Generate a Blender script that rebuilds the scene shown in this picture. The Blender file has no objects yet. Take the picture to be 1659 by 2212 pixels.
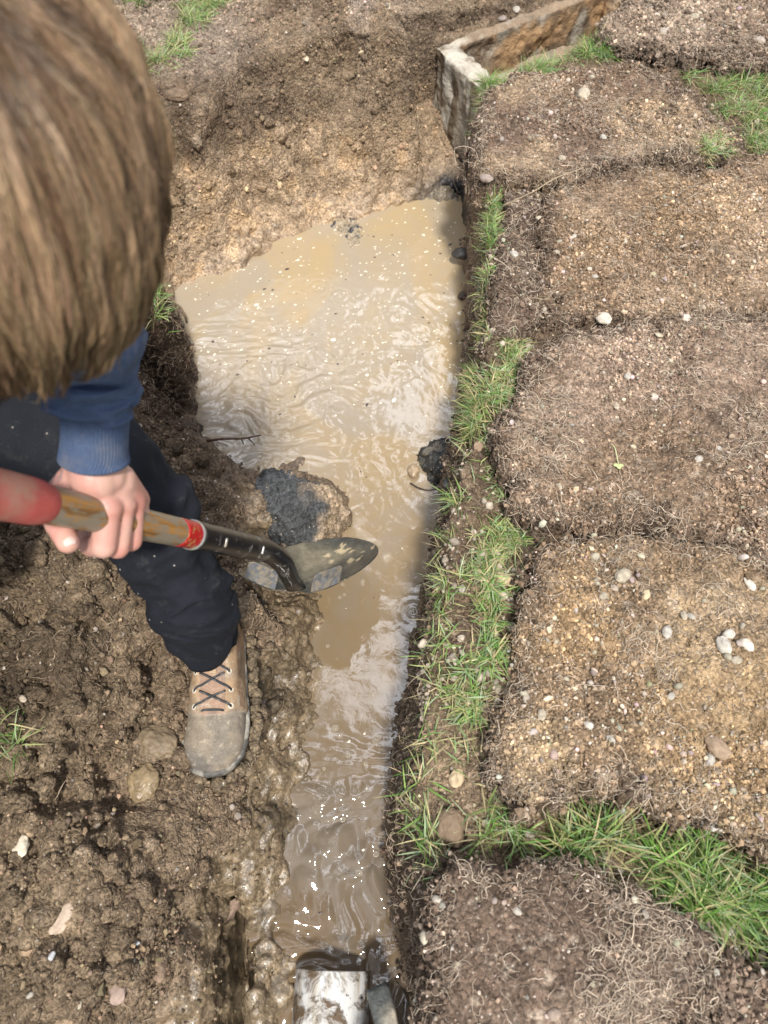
import bpy, math, random
import numpy as np
from mathutils import Vector
C = bpy.context.scene.collection
R = math.radians
rng = np.random.default_rng(7)

# ---------------------------------------------------------------- camera, sky, sun, exposure
CAM_H = 1.2
cam_d = bpy.data.cameras.new('camera'); cam = bpy.data.objects.new('camera', cam_d); C.objects.link(cam)
cam.location = (0, 0, CAM_H); cam.rotation_euler = (R(30), 0, 0)
cam_d.lens = 26; cam_d.sensor_width = 36; cam_d.sensor_fit = 'AUTO'
cam_d.clip_start = 0.02; cam_d.clip_end = 200
cam_d.dof.use_dof = True; cam_d.dof.focus_distance = 1.45; cam_d.dof.aperture_fstop = 4.5
bpy.context.scene.camera = cam

SUN_EL, SUN_AZ = R(62), R(170)          # azimuth measured from +y towards +x
w = bpy.data.worlds.new('World'); bpy.context.scene.world = w; w.use_nodes = True
nt = w.node_tree; nt.nodes.clear()
wo = nt.nodes.new('ShaderNodeOutputWorld'); bg = nt.nodes.new('ShaderNodeBackground')
sky = nt.nodes.new('ShaderNodeTexSky'); sky.sky_type = 'NISHITA'; sky.sun_disc = False
sky.sun_elevation = SUN_EL; sky.sun_rotation = SUN_AZ; sky.air_density = 1.0; sky.dust_density = 3.0
tc = nt.nodes.new('ShaderNodeTexCoord'); cn = nt.nodes.new('ShaderNodeTexNoise')
cn.inputs['Scale'].default_value = 2.6; cn.inputs['Detail'].default_value = 5
cr = nt.nodes.new('ShaderNodeValToRGB'); cr.color_ramp.elements[0].position = .36; cr.color_ramp.elements[1].position = .60
mx = nt.nodes.new('ShaderNodeMix'); mx.data_type = 'RGBA'
mx.inputs[7].default_value = (15.0, 15.6, 17.2, 1)
nt.links.new(tc.outputs['Generated'], cn.inputs['Vector']); nt.links.new(cn.outputs['Fac'], cr.inputs['Fac'])
nt.links.new(cr.outputs['Color'], mx.inputs[0]); nt.links.new(sky.outputs['Color'], mx.inputs[6])
# bright cloud patch added to the unseen sky, placed to whiten the water's reflection
dp = nt.nodes.new('ShaderNodeVectorMath'); dp.operation = 'DOT_PRODUCT'; dp.inputs[1].default_value = (.05, .45, .892); nt.links.new(tc.outputs['Generated'], dp.inputs[0])
mr = nt.nodes.new('ShaderNodeMapRange'); nt.links.new(dp.outputs['Value'], mr.inputs[0]); mr.inputs[1].default_value = .80; mr.inputs[2].default_value = .97
c2 = nt.nodes.new('ShaderNodeTexNoise'); c2.inputs['Scale'].default_value = 5.0; c2.inputs['Detail'].default_value = 6; c2.inputs['Roughness'].default_value = .6; nt.links.new(tc.outputs['Generated'], c2.inputs['Vector'])
r2 = nt.nodes.new('ShaderNodeMapRange'); nt.links.new(c2.outputs['Fac'], r2.inputs[0]); r2.inputs[1].default_value = .47; r2.inputs[2].default_value = .60
m2 = nt.nodes.new('ShaderNodeMath'); m2.operation = 'MULTIPLY'; nt.links.new(mr.outputs[0], m2.inputs[0]); nt.links.new(r2.outputs[0], m2.inputs[1])
mx2 = nt.nodes.new('ShaderNodeMix'); mx2.data_type = 'RGBA'; mx2.inputs[7].default_value = (88, 91, 99, 1); nt.links.new(m2.outputs[0], mx2.inputs[0]); nt.links.new(mx.outputs[2], mx2.inputs[6])
nt.links.new(mx2.outputs[2], bg.inputs['Color']); bg.inputs['Strength'].default_value = 0.050
nt.links.new(bg.outputs[0], wo.inputs['Surface'])
sl = bpy.data.lights.new('sun', 'SUN'); so = bpy.data.objects.new('sun', sl); C.objects.link(so)
sl.energy = 3.6; sl.angle = R(6); sl.color = (1.0, .955, .89)
sd = Vector((math.sin(SUN_AZ)*math.cos(SUN_EL), math.cos(SUN_AZ)*math.cos(SUN_EL), math.sin(SUN_EL)))
so.rotation_euler = sd.to_track_quat('Z', 'Y').to_euler(); so.location = sd*20
vs = bpy.context.scene.view_settings
vs.view_transform = 'Standard'; vs.look = 'None'; vs.gamma = 1; vs.exposure = 0.48

# ---------------------------------------------------------------- photograph point -> place
FPX, CU, CV = 1597.6, 829.5, 1106.0
def ray(u, v):
    a, b = (u-CU)/FPX, (CV-v)/FPX
    return np.array([a, .5+b*.8660254, -.8660254+b*.5])
def P(u, v, d): return np.array([0, 0, CAM_H]) + ray(u, v)*d
def G(u, v, z=0.0):
    r = ray(u, v); return np.array([0, 0, CAM_H]) + r*((z-CAM_H)/r[2])
def GP(pts, z=0.0): return np.array([G(u, v, z)[:2] for u, v in pts])
def project(X):
    q = X - np.array([0, 0, CAM_H]); d = q[:, 1]*.5 - q[:, 2]*.8660254
    return CU+FPX*q[:, 0]/d, CV-FPX*(q[:, 1]*.8660254+q[:, 2]*.5)/d, d

# ---------------------------------------------------------------- noise
def _h(ix, iy, iz, s):
    h = (ix.astype(np.int64)*73856093) ^ (iy.astype(np.int64)*19349663) ^ (iz.astype(np.int64)*83492791) ^ (s*2654435761)
    h &= 0xffffffff; h ^= h >> 15; h = (h*2246822519) & 0xffffffff; h ^= h >> 13; h = (h*3266489917) & 0xffffffff; h ^= h >> 16
    return h/4294967295.0
def vnoise(X, freq, s=0):
    Q = X*freq; I = np.floor(Q); f = Q-I; f = f*f*(3-2*f); I = I.astype(np.int64)
    x, y, z = I[:, 0], I[:, 1], I[:, 2]; fx, fy, fz = f[:, 0], f[:, 1], f[:, 2]
    r = 0
    for a in (0, 1):
        wa = fx if a else 1-fx
        for b in (0, 1):
            wb = fy if b else 1-fy
            for c in (0, 1):
                r = r + wa*wb*(fz if c else 1-fz)*_h(x+a, y+b, z+c, s)
    return r*2-1
def fbm(X, freq, oct=4, s=0, gain=.5):
    r = 0; a = 1
    for k in range(oct): r = r+a*vnoise(X, freq*2.03**k, s+k*17); a *= gain
    return r
def worley(X, freq, s=0):
    Q = X*freq; I = np.floor(Q).astype(np.int64); n = len(X)
    F1 = np.full(n, 9.0); F2 = np.full(n, 9.0); ID = np.zeros(n)
    for a in (-1, 0, 1):
        for b in (-1, 0, 1):
            for c in (-1, 0, 1):
                x, y, z = I[:, 0]+a, I[:, 1]+b, I[:, 2]+c
                i1 = _h(x, y, z, s)
                d = (x+i1-Q[:, 0])**2+(y+_h(x, y, z, s+1)-Q[:, 1])**2+(z+_h(x, y, z, s+2)-Q[:, 2])**2
                m = d < F1; F2 = np.where(m, F1, np.minimum(F2, d)); ID = np.where(m, i1, ID); F1 = np.where(m, d, F1)
    return np.sqrt(F1), np.sqrt(F2), ID
def sst(a, b, x): t = np.clip((x-a)/(b-a), 0, 1); return t*t*(3-2*t)

# ---------------------------------------------------------------- mesh helpers
def mesh_np(name, V, F, mat, parent=None, col=None, wet=None, smooth=True, extra=None):
    """V (n,3); F (m,k) constant-size faces or list of such arrays"""
    V = np.asarray(V, dtype=np.float32); Fs = F if isinstance(F, list) else [F]
    me = bpy.data.meshes.new(name); me.vertices.add(len(V)); me.vertices.foreach_set('co', V.ravel())
    loops = np.concatenate([f.ravel() for f in Fs]).astype(np.int32)
    sizes = np.concatenate([np.full(len(f), f.shape[1]) for f in Fs]).astype(np.int32)
    starts = np.concatenate([[0], np.cumsum(sizes)[:-1]]).astype(np.int32)
    me.loops.add(len(loops)); me.loops.foreach_set('vertex_index', loops)
    me.polygons.add(len(sizes)); me.polygons.foreach_set('loop_start', starts)
    try: me.polygons.foreach_set('loop_total', sizes)
    except Exception: pass
    me.update(calc_edges=True)
    me.polygons.foreach_set('use_smooth', np.full(len(sizes), smooth))
    if col is not None:
        a = me.attributes.new('col', 'FLOAT_COLOR', 'POINT')
        c4 = np.ones((len(V), 4), dtype=np.float32); c4[:, :3] = np.clip(col, 0, 1); a.data.foreach_set('color', c4.ravel())
    if wet is not None:
        a = me.attributes.new('wet', 'FLOAT', 'POINT'); a.data.foreach_set('value', np.asarray(wet, dtype=np.float32))
    if mat: me.materials.append(mat)
    o = bpy.data.objects.new(name, me); C.objects.link(o)
    if parent is not None: o.parent = parent
    return o
def arrays(o):
    dg = bpy.context.evaluated_depsgraph_get(); e = o.evaluated_get(dg); me = e.to_mesh()
    n = len(me.vertices); V = np.empty(n*3, np.float32); me.vertices.foreach_get('co', V)
    N = np.empty(n*3, np.float32); me.vertex_normals.foreach_get('vector', N)
    ls = np.empty(len(me.polygons), np.int32); me.polygons.foreach_get('loop_start', ls)
    lt = np.empty(len(me.polygons), np.int32); me.polygons.foreach_get('loop_total', lt)
    li = np.empty(len(me.loops), np.int32); me.loops.foreach_get('vertex_index', li)
    F = []
    for k in (3, 4):
        s = ls[lt == k]
        if len(s): F.append(li[s[:, None]+np.arange(k)[None, :]])
    e.to_mesh_clear()
    return V.reshape(-1, 3).astype(float), N.reshape(-1, 3).astype(float), F
def kill(o):
    me = o.data; bpy.data.objects.remove(o); bpy.data.meshes.remove(me)
def remesh(V, F, vox):
    o = mesh_np('tmp', V, F, None); m = o.modifiers.new('r', 'REMESH'); m.mode = 'VOXEL'; m.voxel_size = vox; m.adaptivity = 0
    r = arrays(o); kill(o); return r
def prune(V, F, keep, *att):
    F2 = [f[keep[f].all(1)] for f in (F if isinstance(F, list) else [F])]
    used = np.zeros(len(V), bool)
    for f in F2: used[f.ravel()] = True
    mp = np.cumsum(used)-1
    return (V[used], [mp[f] for f in F2 if len(f)]) + tuple(a[used] for a in att)
def normals(V, F):
    N = np.zeros_like(V)
    for f in (F if isinstance(F, list) else [F]):
        n = np.cross(V[f[:, 2]]-V[f[:, 0]], V[f[:, -1]]-V[f[:, 1]]) if f.shape[1] == 4 else np.cross(V[f[:, 1]]-V[f[:, 0]], V[f[:, 2]]-V[f[:, 0]])
        for k in range(f.shape[1]):
            for a in range(3): N[:, a] += np.bincount(f[:, k], n[:, a], len(V))
    return N/np.maximum(np.linalg.norm(N, axis=1, keepdims=True), 1e-12)
def laplace(V, F, it=3, lam=.5):
    E = np.concatenate([np.stack([f[:, k], f[:, (k+1) % f.shape[1]]], 1) for f in F for k in range(f.shape[1])])
    cnt = np.bincount(E[:, 0], minlength=len(V))+np.bincount(E[:, 1], minlength=len(V))
    for _ in range(it):
        S = np.stack([np.bincount(E[:, 0], V[E[:, 1], a], len(V))+np.bincount(E[:, 1], V[E[:, 0], a], len(V)) for a in range(3)], 1)
        V = V+lam*(S/np.maximum(cnt, 1)[:, None]-V)
    return V
def grid_faces(nx, ny):
    i = np.arange(nx*ny).reshape(ny, nx)
    return np.stack([i[:-1, :-1], i[:-1, 1:], i[1:, 1:], i[1:, :-1]], -1).reshape(-1, 4)
def unit(v): v = np.asarray(v, float); return v/np.linalg.norm(v)
def ring_loft(cen, rx, ry, sides=48, up=(0, 0, 1), fn=None, cap=True, axes=None):
    """loft of ellipse rings along centres; fn(i, ang)->radial multiplier"""
    cen = np.asarray(cen, float); n = len(cen); T = np.gradient(cen, axis=0); T /= np.linalg.norm(T, axis=1)[:, None]
    a = np.linspace(0, 2*np.pi, sides, endpoint=False); V = []
    ref = np.asarray(up, float)
    for i in range(n):
        X = ref-T[i]*ref.dot(T[i]); X /= np.linalg.norm(X); Y = np.cross(T[i], X)
        m = fn(i/(n-1), a) if fn else 1
        V.append(cen[i]+(np.cos(a)*rx[i]*m)[:, None]*X+(np.sin(a)*ry[i]*m)[:, None]*Y)
    V = np.concatenate(V); i = np.arange(n*sides).reshape(n, sides); j = np.roll(i, -1, 1)
    F = [np.stack([i[:-1], j[:-1], j[1:], i[1:]], -1).reshape(-1, 4)]
    if cap:
        V = np.concatenate([V, cen[:1], cen[-1:]]); c0 = n*sides
        F.append(np.stack([np.full(sides, c0), j[0], i[0]], 1)); F.append(np.stack([np.full(sides, c0+1), i[-1], j[-1]], 1))
    return V, F
def spline(pts, n):
    pts = np.asarray(pts, float); k = len(pts); Q = np.vstack([2*pts[0]-pts[1], pts, 2*pts[-1]-pts[-2]]); out = []
    for t in np.linspace(0, k-1-1e-9, n):
        i = int(t); f = t-i; a, b, c, d = Q[i], Q[i+1], Q[i+2], Q[i+3]
        out.append(.5*((2*b)+(-a+c)*f+(2*a-5*b+4*c-d)*f*f+(-a+3*b-3*c+d)*f**3))
    return np.array(out)
def join(parts):
    V, F, o = [], [], 0
    for v, f in parts:
        V.append(v)
        for q in (f if isinstance(f, list) else [f]): F.append(q+o)
        o += len(v)
    return np.concatenate(V), F
def merge_faces(F):
    return [np.concatenate([f for f in F if f.shape[1] == k]) for k in (3, 4) if any(f.shape[1] == k for f in F)]
def capsules(segs, sides=20):
    """segs: (p, q, rp, rq[, flat]) tapered round-ended bars"""
    parts = []
    for s in segs:
        p, q, a, b = np.asarray(s[0], float), np.asarray(s[1], float), s[2], s[3]
        d = q-p; L = np.linalg.norm(d); d = d/max(L, 1e-9)
        th = np.linspace(-np.pi/2, 0, 6)[0:]; c = []; r = []
        for t in th: c.append(p+d*a*np.sin(t)); r.append(max(a*np.cos(t), a*.02))
        for t in np.linspace(0, np.pi/2, 6): c.append(q+d*b*np.sin(t)); r.append(max(b*np.cos(t), b*.02))
        ref = (0, 0, 1) if abs(d[2]) < .9 else (1, 0, 0)
        c = np.array(c); sd_ = sides; n = len(c); X = np.cross(d, ref); X /= np.linalg.norm(X); Y = np.cross(d, X)
        ang = np.linspace(0, 2*np.pi, sd_, endpoint=False)
        V = np.concatenate([c[i]+r[i]*(np.cos(ang)[:, None]*X+np.sin(ang)[:, None]*Y) for i in range(n)]+[c[:1], c[-1:]])
        i = np.arange(n*sd_).reshape(n, sd_); j = np.roll(i, -1, 1)
        F = [np.stack([i[:-1], j[:-1], j[1:], i[1:]], -1).reshape(-1, 4), np.stack([np.full(sd_, n*sd_), j[0], i[0]], 1), np.stack([np.full(sd_, n*sd_+1), i[-1], j[-1]], 1)]
        parts.append((V, F))
    V, F = join(parts); return V, merge_faces(F)
def tubes(Pn, Rn, sides=3, coln=None):
    """batch of tubes Pn (N,K,3), Rn (N,K)"""
    N_, K = Pn.shape[:2]; T = np.gradient(Pn, axis=1); T /= np.maximum(np.linalg.norm(T, axis=2, keepdims=True), 1e-9)
    ref = rng.normal(size=(N_, 1, 3)); X = np.cross(T, ref); X /= np.maximum(np.linalg.norm(X, axis=2, keepdims=True), 1e-9); Y = np.cross(T, X)
    a = np.linspace(0, 2*np.pi, sides, endpoint=False)
    V = Pn[:, :, None]+Rn[:, :, None, None]*(np.cos(a)[None, None, :, None]*X[:, :, None]+np.sin(a)[None, None, :, None]*Y[:, :, None])
    i = np.arange(N_*K*sides).reshape(N_, K, sides); j = np.roll(i, -1, 2)
    F = np.stack([i[:, :-1], j[:, :-1], j[:, 1:], i[:, 1:]], -1).reshape(-1, 4)
    col = None if coln is None else np.repeat(coln, K*sides, axis=0)
    return V.reshape(-1, 3), F, col
def tag(o, label=None, cat=None, group=None, kind=None):
    if label: o['label'] = label
    if cat: o['category'] = cat
    if group: o['group'] = group
    if kind: o['kind'] = kind
    return o
def empty(name, loc, label, cat, group=None):
    o = bpy.data.objects.new(name, None); C.objects.link(o); o.location = tuple(float(x) for x in loc); o.empty_display_size = .02
    return tag(o, label, cat, group)
def attach(o, root):           # keep world coordinates of the mesh under a root at root.location
    o.parent = root; o.matrix_parent_inverse.identity()
    base = Vector((0, 0, 0)); r = root
    while r is not None: base += r.location; r = r.parent
    n = len(o.data.vertices); v = np.empty(n*3, np.float32); o.data.vertices.foreach_get('co', v)
    v = v.reshape(-1, 3)-np.array(base, dtype=np.float32); o.data.vertices.foreach_set('co', v.ravel()); o.data.update(); return o

# ---------------------------------------------------------------- materials
def new_mat(name):
    m = bpy.data.materials.new(name); m.use_nodes = True; nt = m.node_tree
    b = nt.nodes['Principled BSDF']; return m, nt, b
def node(nt, t, **kw):
    n = nt.nodes.new(t)
    for k, v in kw.items():
        if k in n.inputs: n.inputs[k].default_value = v
        else: setattr(n, k, v)
    return n
def mixc(nt, a, b, fac, mode='MIX'):
    n = nt.nodes.new('ShaderNodeMix'); n.data_type = 'RGBA'; n.blend_type = mode
    for i, x in ((0, fac), (6, a), (7, b)):
        if hasattr(x, 'links'): nt.links.new(x, n.inputs[i])
        elif i == 0: n.inputs[0].default_value = x
        else: n.inputs[i].default_value = (*x, 1)
    return n.outputs[2]
def ramp(nt, src, stops):
    n = nt.nodes.new('ShaderNodeValToRGB'); e = n.color_ramp.elements
    while len(e) < len(stops): e.new(.5)
    for k, (p, c) in enumerate(stops):
        e[k].position = p; e[k].color = (*(c if isinstance(c, tuple) else (c, c, c)), 1)
    nt.links.new(src, n.inputs['Fac']); return n.outputs['Color']
def mapr(nt, src, a, b, c, d):
    n = nt.nodes.new('ShaderNodeMapRange'); nt.links.new(src, n.inputs[0])
    for k, v in zip((1, 2, 3, 4), (a, b, c, d)): n.inputs[k].default_value = v
    return n.outputs[0]
def attr_mat(name, rough=.9, spec=.3, nscale=180, nlo=.65, nhi=1.3, specks=.0, bump=.5, bscale=350, bdist=.002, wetrough=.36, speck_col=(.46, .41, .34), coarse=30, cellvar=0):
    m, nt, b = new_mat(name); L = nt.links.new
    at = node(nt, 'ShaderNodeAttribute', attribute_name='col'); wt = node(nt, 'ShaderNodeAttribute', attribute_name='wet')
    tc = node(nt, 'ShaderNodeTexCoord')
    n1 = node(nt, 'ShaderNodeTexNoise', Scale=nscale, Detail=6.0, Roughness=.65); n2 = node(nt, 'ShaderNodeTexNoise', Scale=coarse, Detail=5.0, Roughness=.6)
    for n in (n1, n2): L(tc.outputs['Object'], n.inputs['Vector'])
    c = mixc(nt, at.outputs['Color'], ramp(nt, n1.outputs['Fac'], [(.25, nlo), (.75, nhi)]), 1.0, 'MULTIPLY')
    c = mixc(nt, c, ramp(nt, n2.outputs['Fac'], [(.3, .78), (.7, 1.2)]), 1.0, 'MULTIPLY')
    if specks:
        vo = node(nt, 'ShaderNodeTexVoronoi', Scale=190.0); L(tc.outputs['Object'], vo.inputs['Vector'])
        sp = node(nt, 'ShaderNodeSeparateColor'); L(vo.outputs['Color'], sp.inputs[0])
        near = mapr(nt, vo.outputs['Distance'], .22, .34, 1, 0); rare = mapr(nt, sp.outputs[0], 1-specks, 1-specks+.02, 0, 1)
        mu = node(nt, 'ShaderNodeMath', operation='MULTIPLY'); L(near, mu.inputs[0]); L(rare, mu.inputs[1])
        c = mixc(nt, c, speck_col, mu.outputs[0])
    L(c, b.inputs['Base Color'])
    n3 = node(nt, 'ShaderNodeTexNoise', Scale=bscale, Detail=4.0, Roughness=.7); L(tc.outputs['Object'], n3.inputs['Vector'])
    wv = node(nt, 'ShaderNodeTexNoise', Scale=80.0, Detail=2.0); L(tc.outputs['Object'], wv.inputs['Vector'])
    wm = node(nt, 'ShaderNodeVectorMath', operation='MULTIPLY_ADD'); L(wv.outputs['Color'], wm.inputs[0]); wm.inputs[1].default_value = (.012,)*3; L(tc.outputs['Object'], wm.inputs[2])
    v3 = node(nt, 'ShaderNodeTexVoronoi', Scale=bscale*.62); v4 = node(nt, 'ShaderNodeTexVoronoi', Scale=bscale*.3)
    for q in (v3, v4): L(wm.outputs[0], q.inputs['Vector'])
    a0 = node(nt, 'ShaderNodeMath', operation='MULTIPLY_ADD'); L(v4.outputs['Distance'], a0.inputs[0]); a0.inputs[1].default_value = 1.3; L(v3.outputs['Distance'], a0.inputs[2])
    ad = node(nt, 'ShaderNodeMath', operation='SUBTRACT'); L(n3.outputs['Fac'], ad.inputs[0]); L(a0.outputs[0], ad.inputs[1])
    if cellvar:
        s3 = node(nt, 'ShaderNodeSeparateColor'); L(v3.outputs['Color'], s3.inputs[0])
        c = mixc(nt, c, ramp(nt, s3.outputs[0], [(0, 1-cellvar), (1, 1+cellvar)]), 1.0, 'MULTIPLY'); L(c, b.inputs['Base Color'])
    bp = node(nt, 'ShaderNodeBump', Strength=bump, Distance=bdist); L(ad.outputs[0], bp.inputs['Height']); L(bp.outputs[0], b.inputs['Normal']); L(mapr(nt, wt.outputs['Fac'], 0, 1, bump, bump*.22), bp.inputs['Strength'])
    L(mapr(nt, wt.outputs['Fac'], .5, 1, 0, .12), b.inputs['Coat Weight']); b.inputs['Coat Roughness'].default_value = .12
    L(mapr(nt, wt.outputs['Fac'], 0, 1, rough, wetrough), b.inputs['Roughness'])
    L(mapr(nt, wt.outputs['Fac'], 0, 1, spec*.6, .6), b.inputs['Specular IOR Level'])
    return m
M_SOIL = attr_mat('soil', specks=.05, nlo=.55, nhi=1.45, bump=1.0, bdist=.004, cellvar=.4)
M_TURF = attr_mat('turf underside', specks=.08, nlo=.5, nhi=1.5, bump=1.0, bdist=.004, cellvar=.45)
M_CRUMB = attr_mat('soil crumbs', bump=.35)
M_STONE = attr_mat('stone', rough=.75, nscale=120, nlo=.8, nhi=1.15, bump=.25, bdist=.001)
M_ROOT = attr_mat('root fibre', rough=.8, bump=0, nlo=.85, nhi=1.15)
M_CONC = attr_mat('concrete', rough=.9, nscale=90, nlo=.75, nhi=1.2, bump=.6, bdist=.003, coarse=14)
def simple(name, col, rough=.6, spec=.4, metal=0, nscale=60, lo=.85, hi=1.15, bump=.0, bscale=300, bdist=.001, dirt=None, dirt_amt=(.55, .68), dscale=22, **kw):
    m, nt, b = new_mat(name); L = nt.links.new; tc = node(nt, 'ShaderNodeTexCoord')
    n1 = node(nt, 'ShaderNodeTexNoise', Scale=float(nscale), Detail=6.0, Roughness=.6); L(tc.outputs['Object'], n1.inputs['Vector'])
    c = mixc(nt, col, ramp(nt, n1.outputs['Fac'], [(.3, lo), (.7, hi)]), 1.0, 'MULTIPLY'); r = None
    if dirt:
        n2 = node(nt, 'ShaderNodeTexNoise', Scale=float(dscale), Detail=8.0, Roughness=.7); L(tc.outputs['Object'], n2.inputs['Vector'])
        f = mapr(nt, n2.outputs['Fac'], dirt_amt[0], dirt_amt[1], 0, 1); c = mixc(nt, c, dirt, f); r = mapr(nt, f, 0, 1, rough, .85)
    L(c, b.inputs['Base Color'])
    if r is not None: L(r, b.inputs['Roughness'])
    else: b.inputs['Roughness'].default_value = rough
    b.inputs['Metallic'].default_value = metal; b.inputs['Specular IOR Level'].default_value = spec
    if bump:
        n3 = node(nt, 'ShaderNodeTexNoise', Scale=float(bscale), Detail=4.0); L(tc.outputs['Object'], n3.inputs['Vector'])
        bp = node(nt, 'ShaderNodeBump', Strength=bump, Distance=bdist); L(n3.outputs['Fac'], bp.inputs['Height']); L(bp.outputs[0], b.inputs['Normal'])
    return m

# ---------------------------------------------------------------- polygons
def seg_dist(X, poly, att=None):
    """signed distance (inside < 0) of X (n,2) to a closed polygon; blended attribute of nearest edges"""
    n = len(X); best = np.full(n, 1e9); inside = np.zeros(n, bool); W = np.zeros(n); A = np.zeros(n); m = len(poly)
    for k in range(m):
        a, b = poly[k], poly[(k+1) % m]; e = b-a; t = np.clip(((X-a)@e)/max(e@e, 1e-12), 0, 1)
        d = np.hypot(X[:, 0]-a[0]-t*e[0], X[:, 1]-a[1]-t*e[1]); best = np.minimum(best, d)
        if att is not None:
            ww = 1/(d+.004)**4; W += ww; A += ww*(att[k]*(1-t)+att[(k+1) % m]*t)
        c = ((a[1] > X[:, 1]) != (b[1] > X[:, 1]))
        with np.errstate(divide='ignore', invalid='ignore'): xi = a[0]+(X[:, 1]-a[1])*(b[0]-a[0])/(b[1]-a[1]+1e-15)
        inside ^= c & (X[:, 0] < xi)
    s = np.where(inside, -best, best)
    return (s, A/W) if att is not None else s
# ================================================================ GROUND
ZW = -0.34
WL = [(990,425,9),(1001,470,12),(1003,560,12),(1008,620,12),(1005,690,12),(1009,760,12),(1002,880,12),(990,960,12),(965,1060,10),(953,1130,10),(935,1230,10),
 (912,1300,9),(905,1340,9),(893,1400,9),(885,1480,9),(866,1560,9),(857,1640,9),(845,1720,8),(833,1780,7),(836,1850,6),(850,1950,7),(878,2030,8),(882,2130,9),(885,2330,9),
 (606,2330,.9),(612,2212,1.0),(620,2120,1.0),(606,2060,.9),(588,2000,.8),(608,1920,.8),(632,1880,.8),(628,1810,.9),(652,1750,.9),(640,1720,.9),(655,1690,1.0),(672,1600,1.2),
 (668,1540,1.3),(655,1490,1.3),(685,1470,1.3),(692,1400,1.3),(715,1330,1.1),(700,1290,1.0),(650,1255,.6),(700,1160,.4),(745,1130,.5),(752,1075,.6),(700,1040,.8),(640,1003,.9),
 (570,1012,.8),(535,1022,1.0),(500,990,1.3),(440,950,1.6),(397,912,3),(425,890,5),(433,830,7),(420,770,7),(390,700,6),(374,645,5),(386,622,2.2),(440,600,1.3),(500,580,1.2),
 (562,555,1.2),(600,522,1.3),(652,505,1.4),(722,475,1.4),(800,470,1.4),(880,438,1.3),(935,425,1.2)]
WP = GP([(u, v) for u, v, s in WL], ZW); WS = np.array([s for u, v, s in WL])
UP = [(340,640,-.02),(250,760,0),(150,900,-.02),(300,170,0),(450,60,0),(300,850,-.03),(330,980,-.06),(430,1060,-.13),(380,1150,-.16),(500,1120,-.2),(560,1080,-.25),
 (460,1500,-.17),(460,1620,-.175),(400,1450,-.165),(330,1600,-.16),(530,1650,-.19),(330,1450,-.12),(330,1700,-.16),(350,1300,-.12),(250,1350,-.05),(100,1250,-.01),(50,1450,.01),(150,1500,-.03),
 (230,1550,-.09),(250,1700,-.12),(100,1700,-.05),(50,1900,-.05),(200,1900,-.09),(350,1850,-.13),(300,2050,-.12),(100,2100,-.08),(380,2150,-.12),(430,1990,-.13),(420,1850,-.15),(520,1780,-.20),
 (474,2060,-.27),(470,2140,-.29),(468,2210,-.29),(480,1980,-.23),(540,1960,-.235),(550,2080,-.25),(565,2170,-.27),(590,1860,-.26),(50,1100,-.02),(-200,1500,.02),(-200,2000,0),(-200,1000,0)]
UPW = np.array([G(u, v, z) for u, v, z in UP]); UPX, UPZ = UPW[:, :2], UPW[:, 2]
def Hup(X):
    d2 = ((X[:, None, :]-UPX[None])**2).sum(2); k = np.exp(-d2/(2*.055**2))+1e-3*np.exp(-d2/(2*.2**2)); S = k.sum(1); H = (k*UPZ).sum(1)/(S+1e-7)
    H = H*np.clip(S/(S+1e-5), 0, 1)
    # right bank of the trench and everything beyond the pit is lawn level
    right = sst(-.10, 0.0, X[:, 0]-np.interp(X[:, 1], [-.6, .2, .9, 1.4, 2.2], [.0, .0, .06, .15, .2])); far = sst(1.55, 1.85, X[:, 1])
    k = np.maximum(right, far*.98); return H*(1-k)
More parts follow.
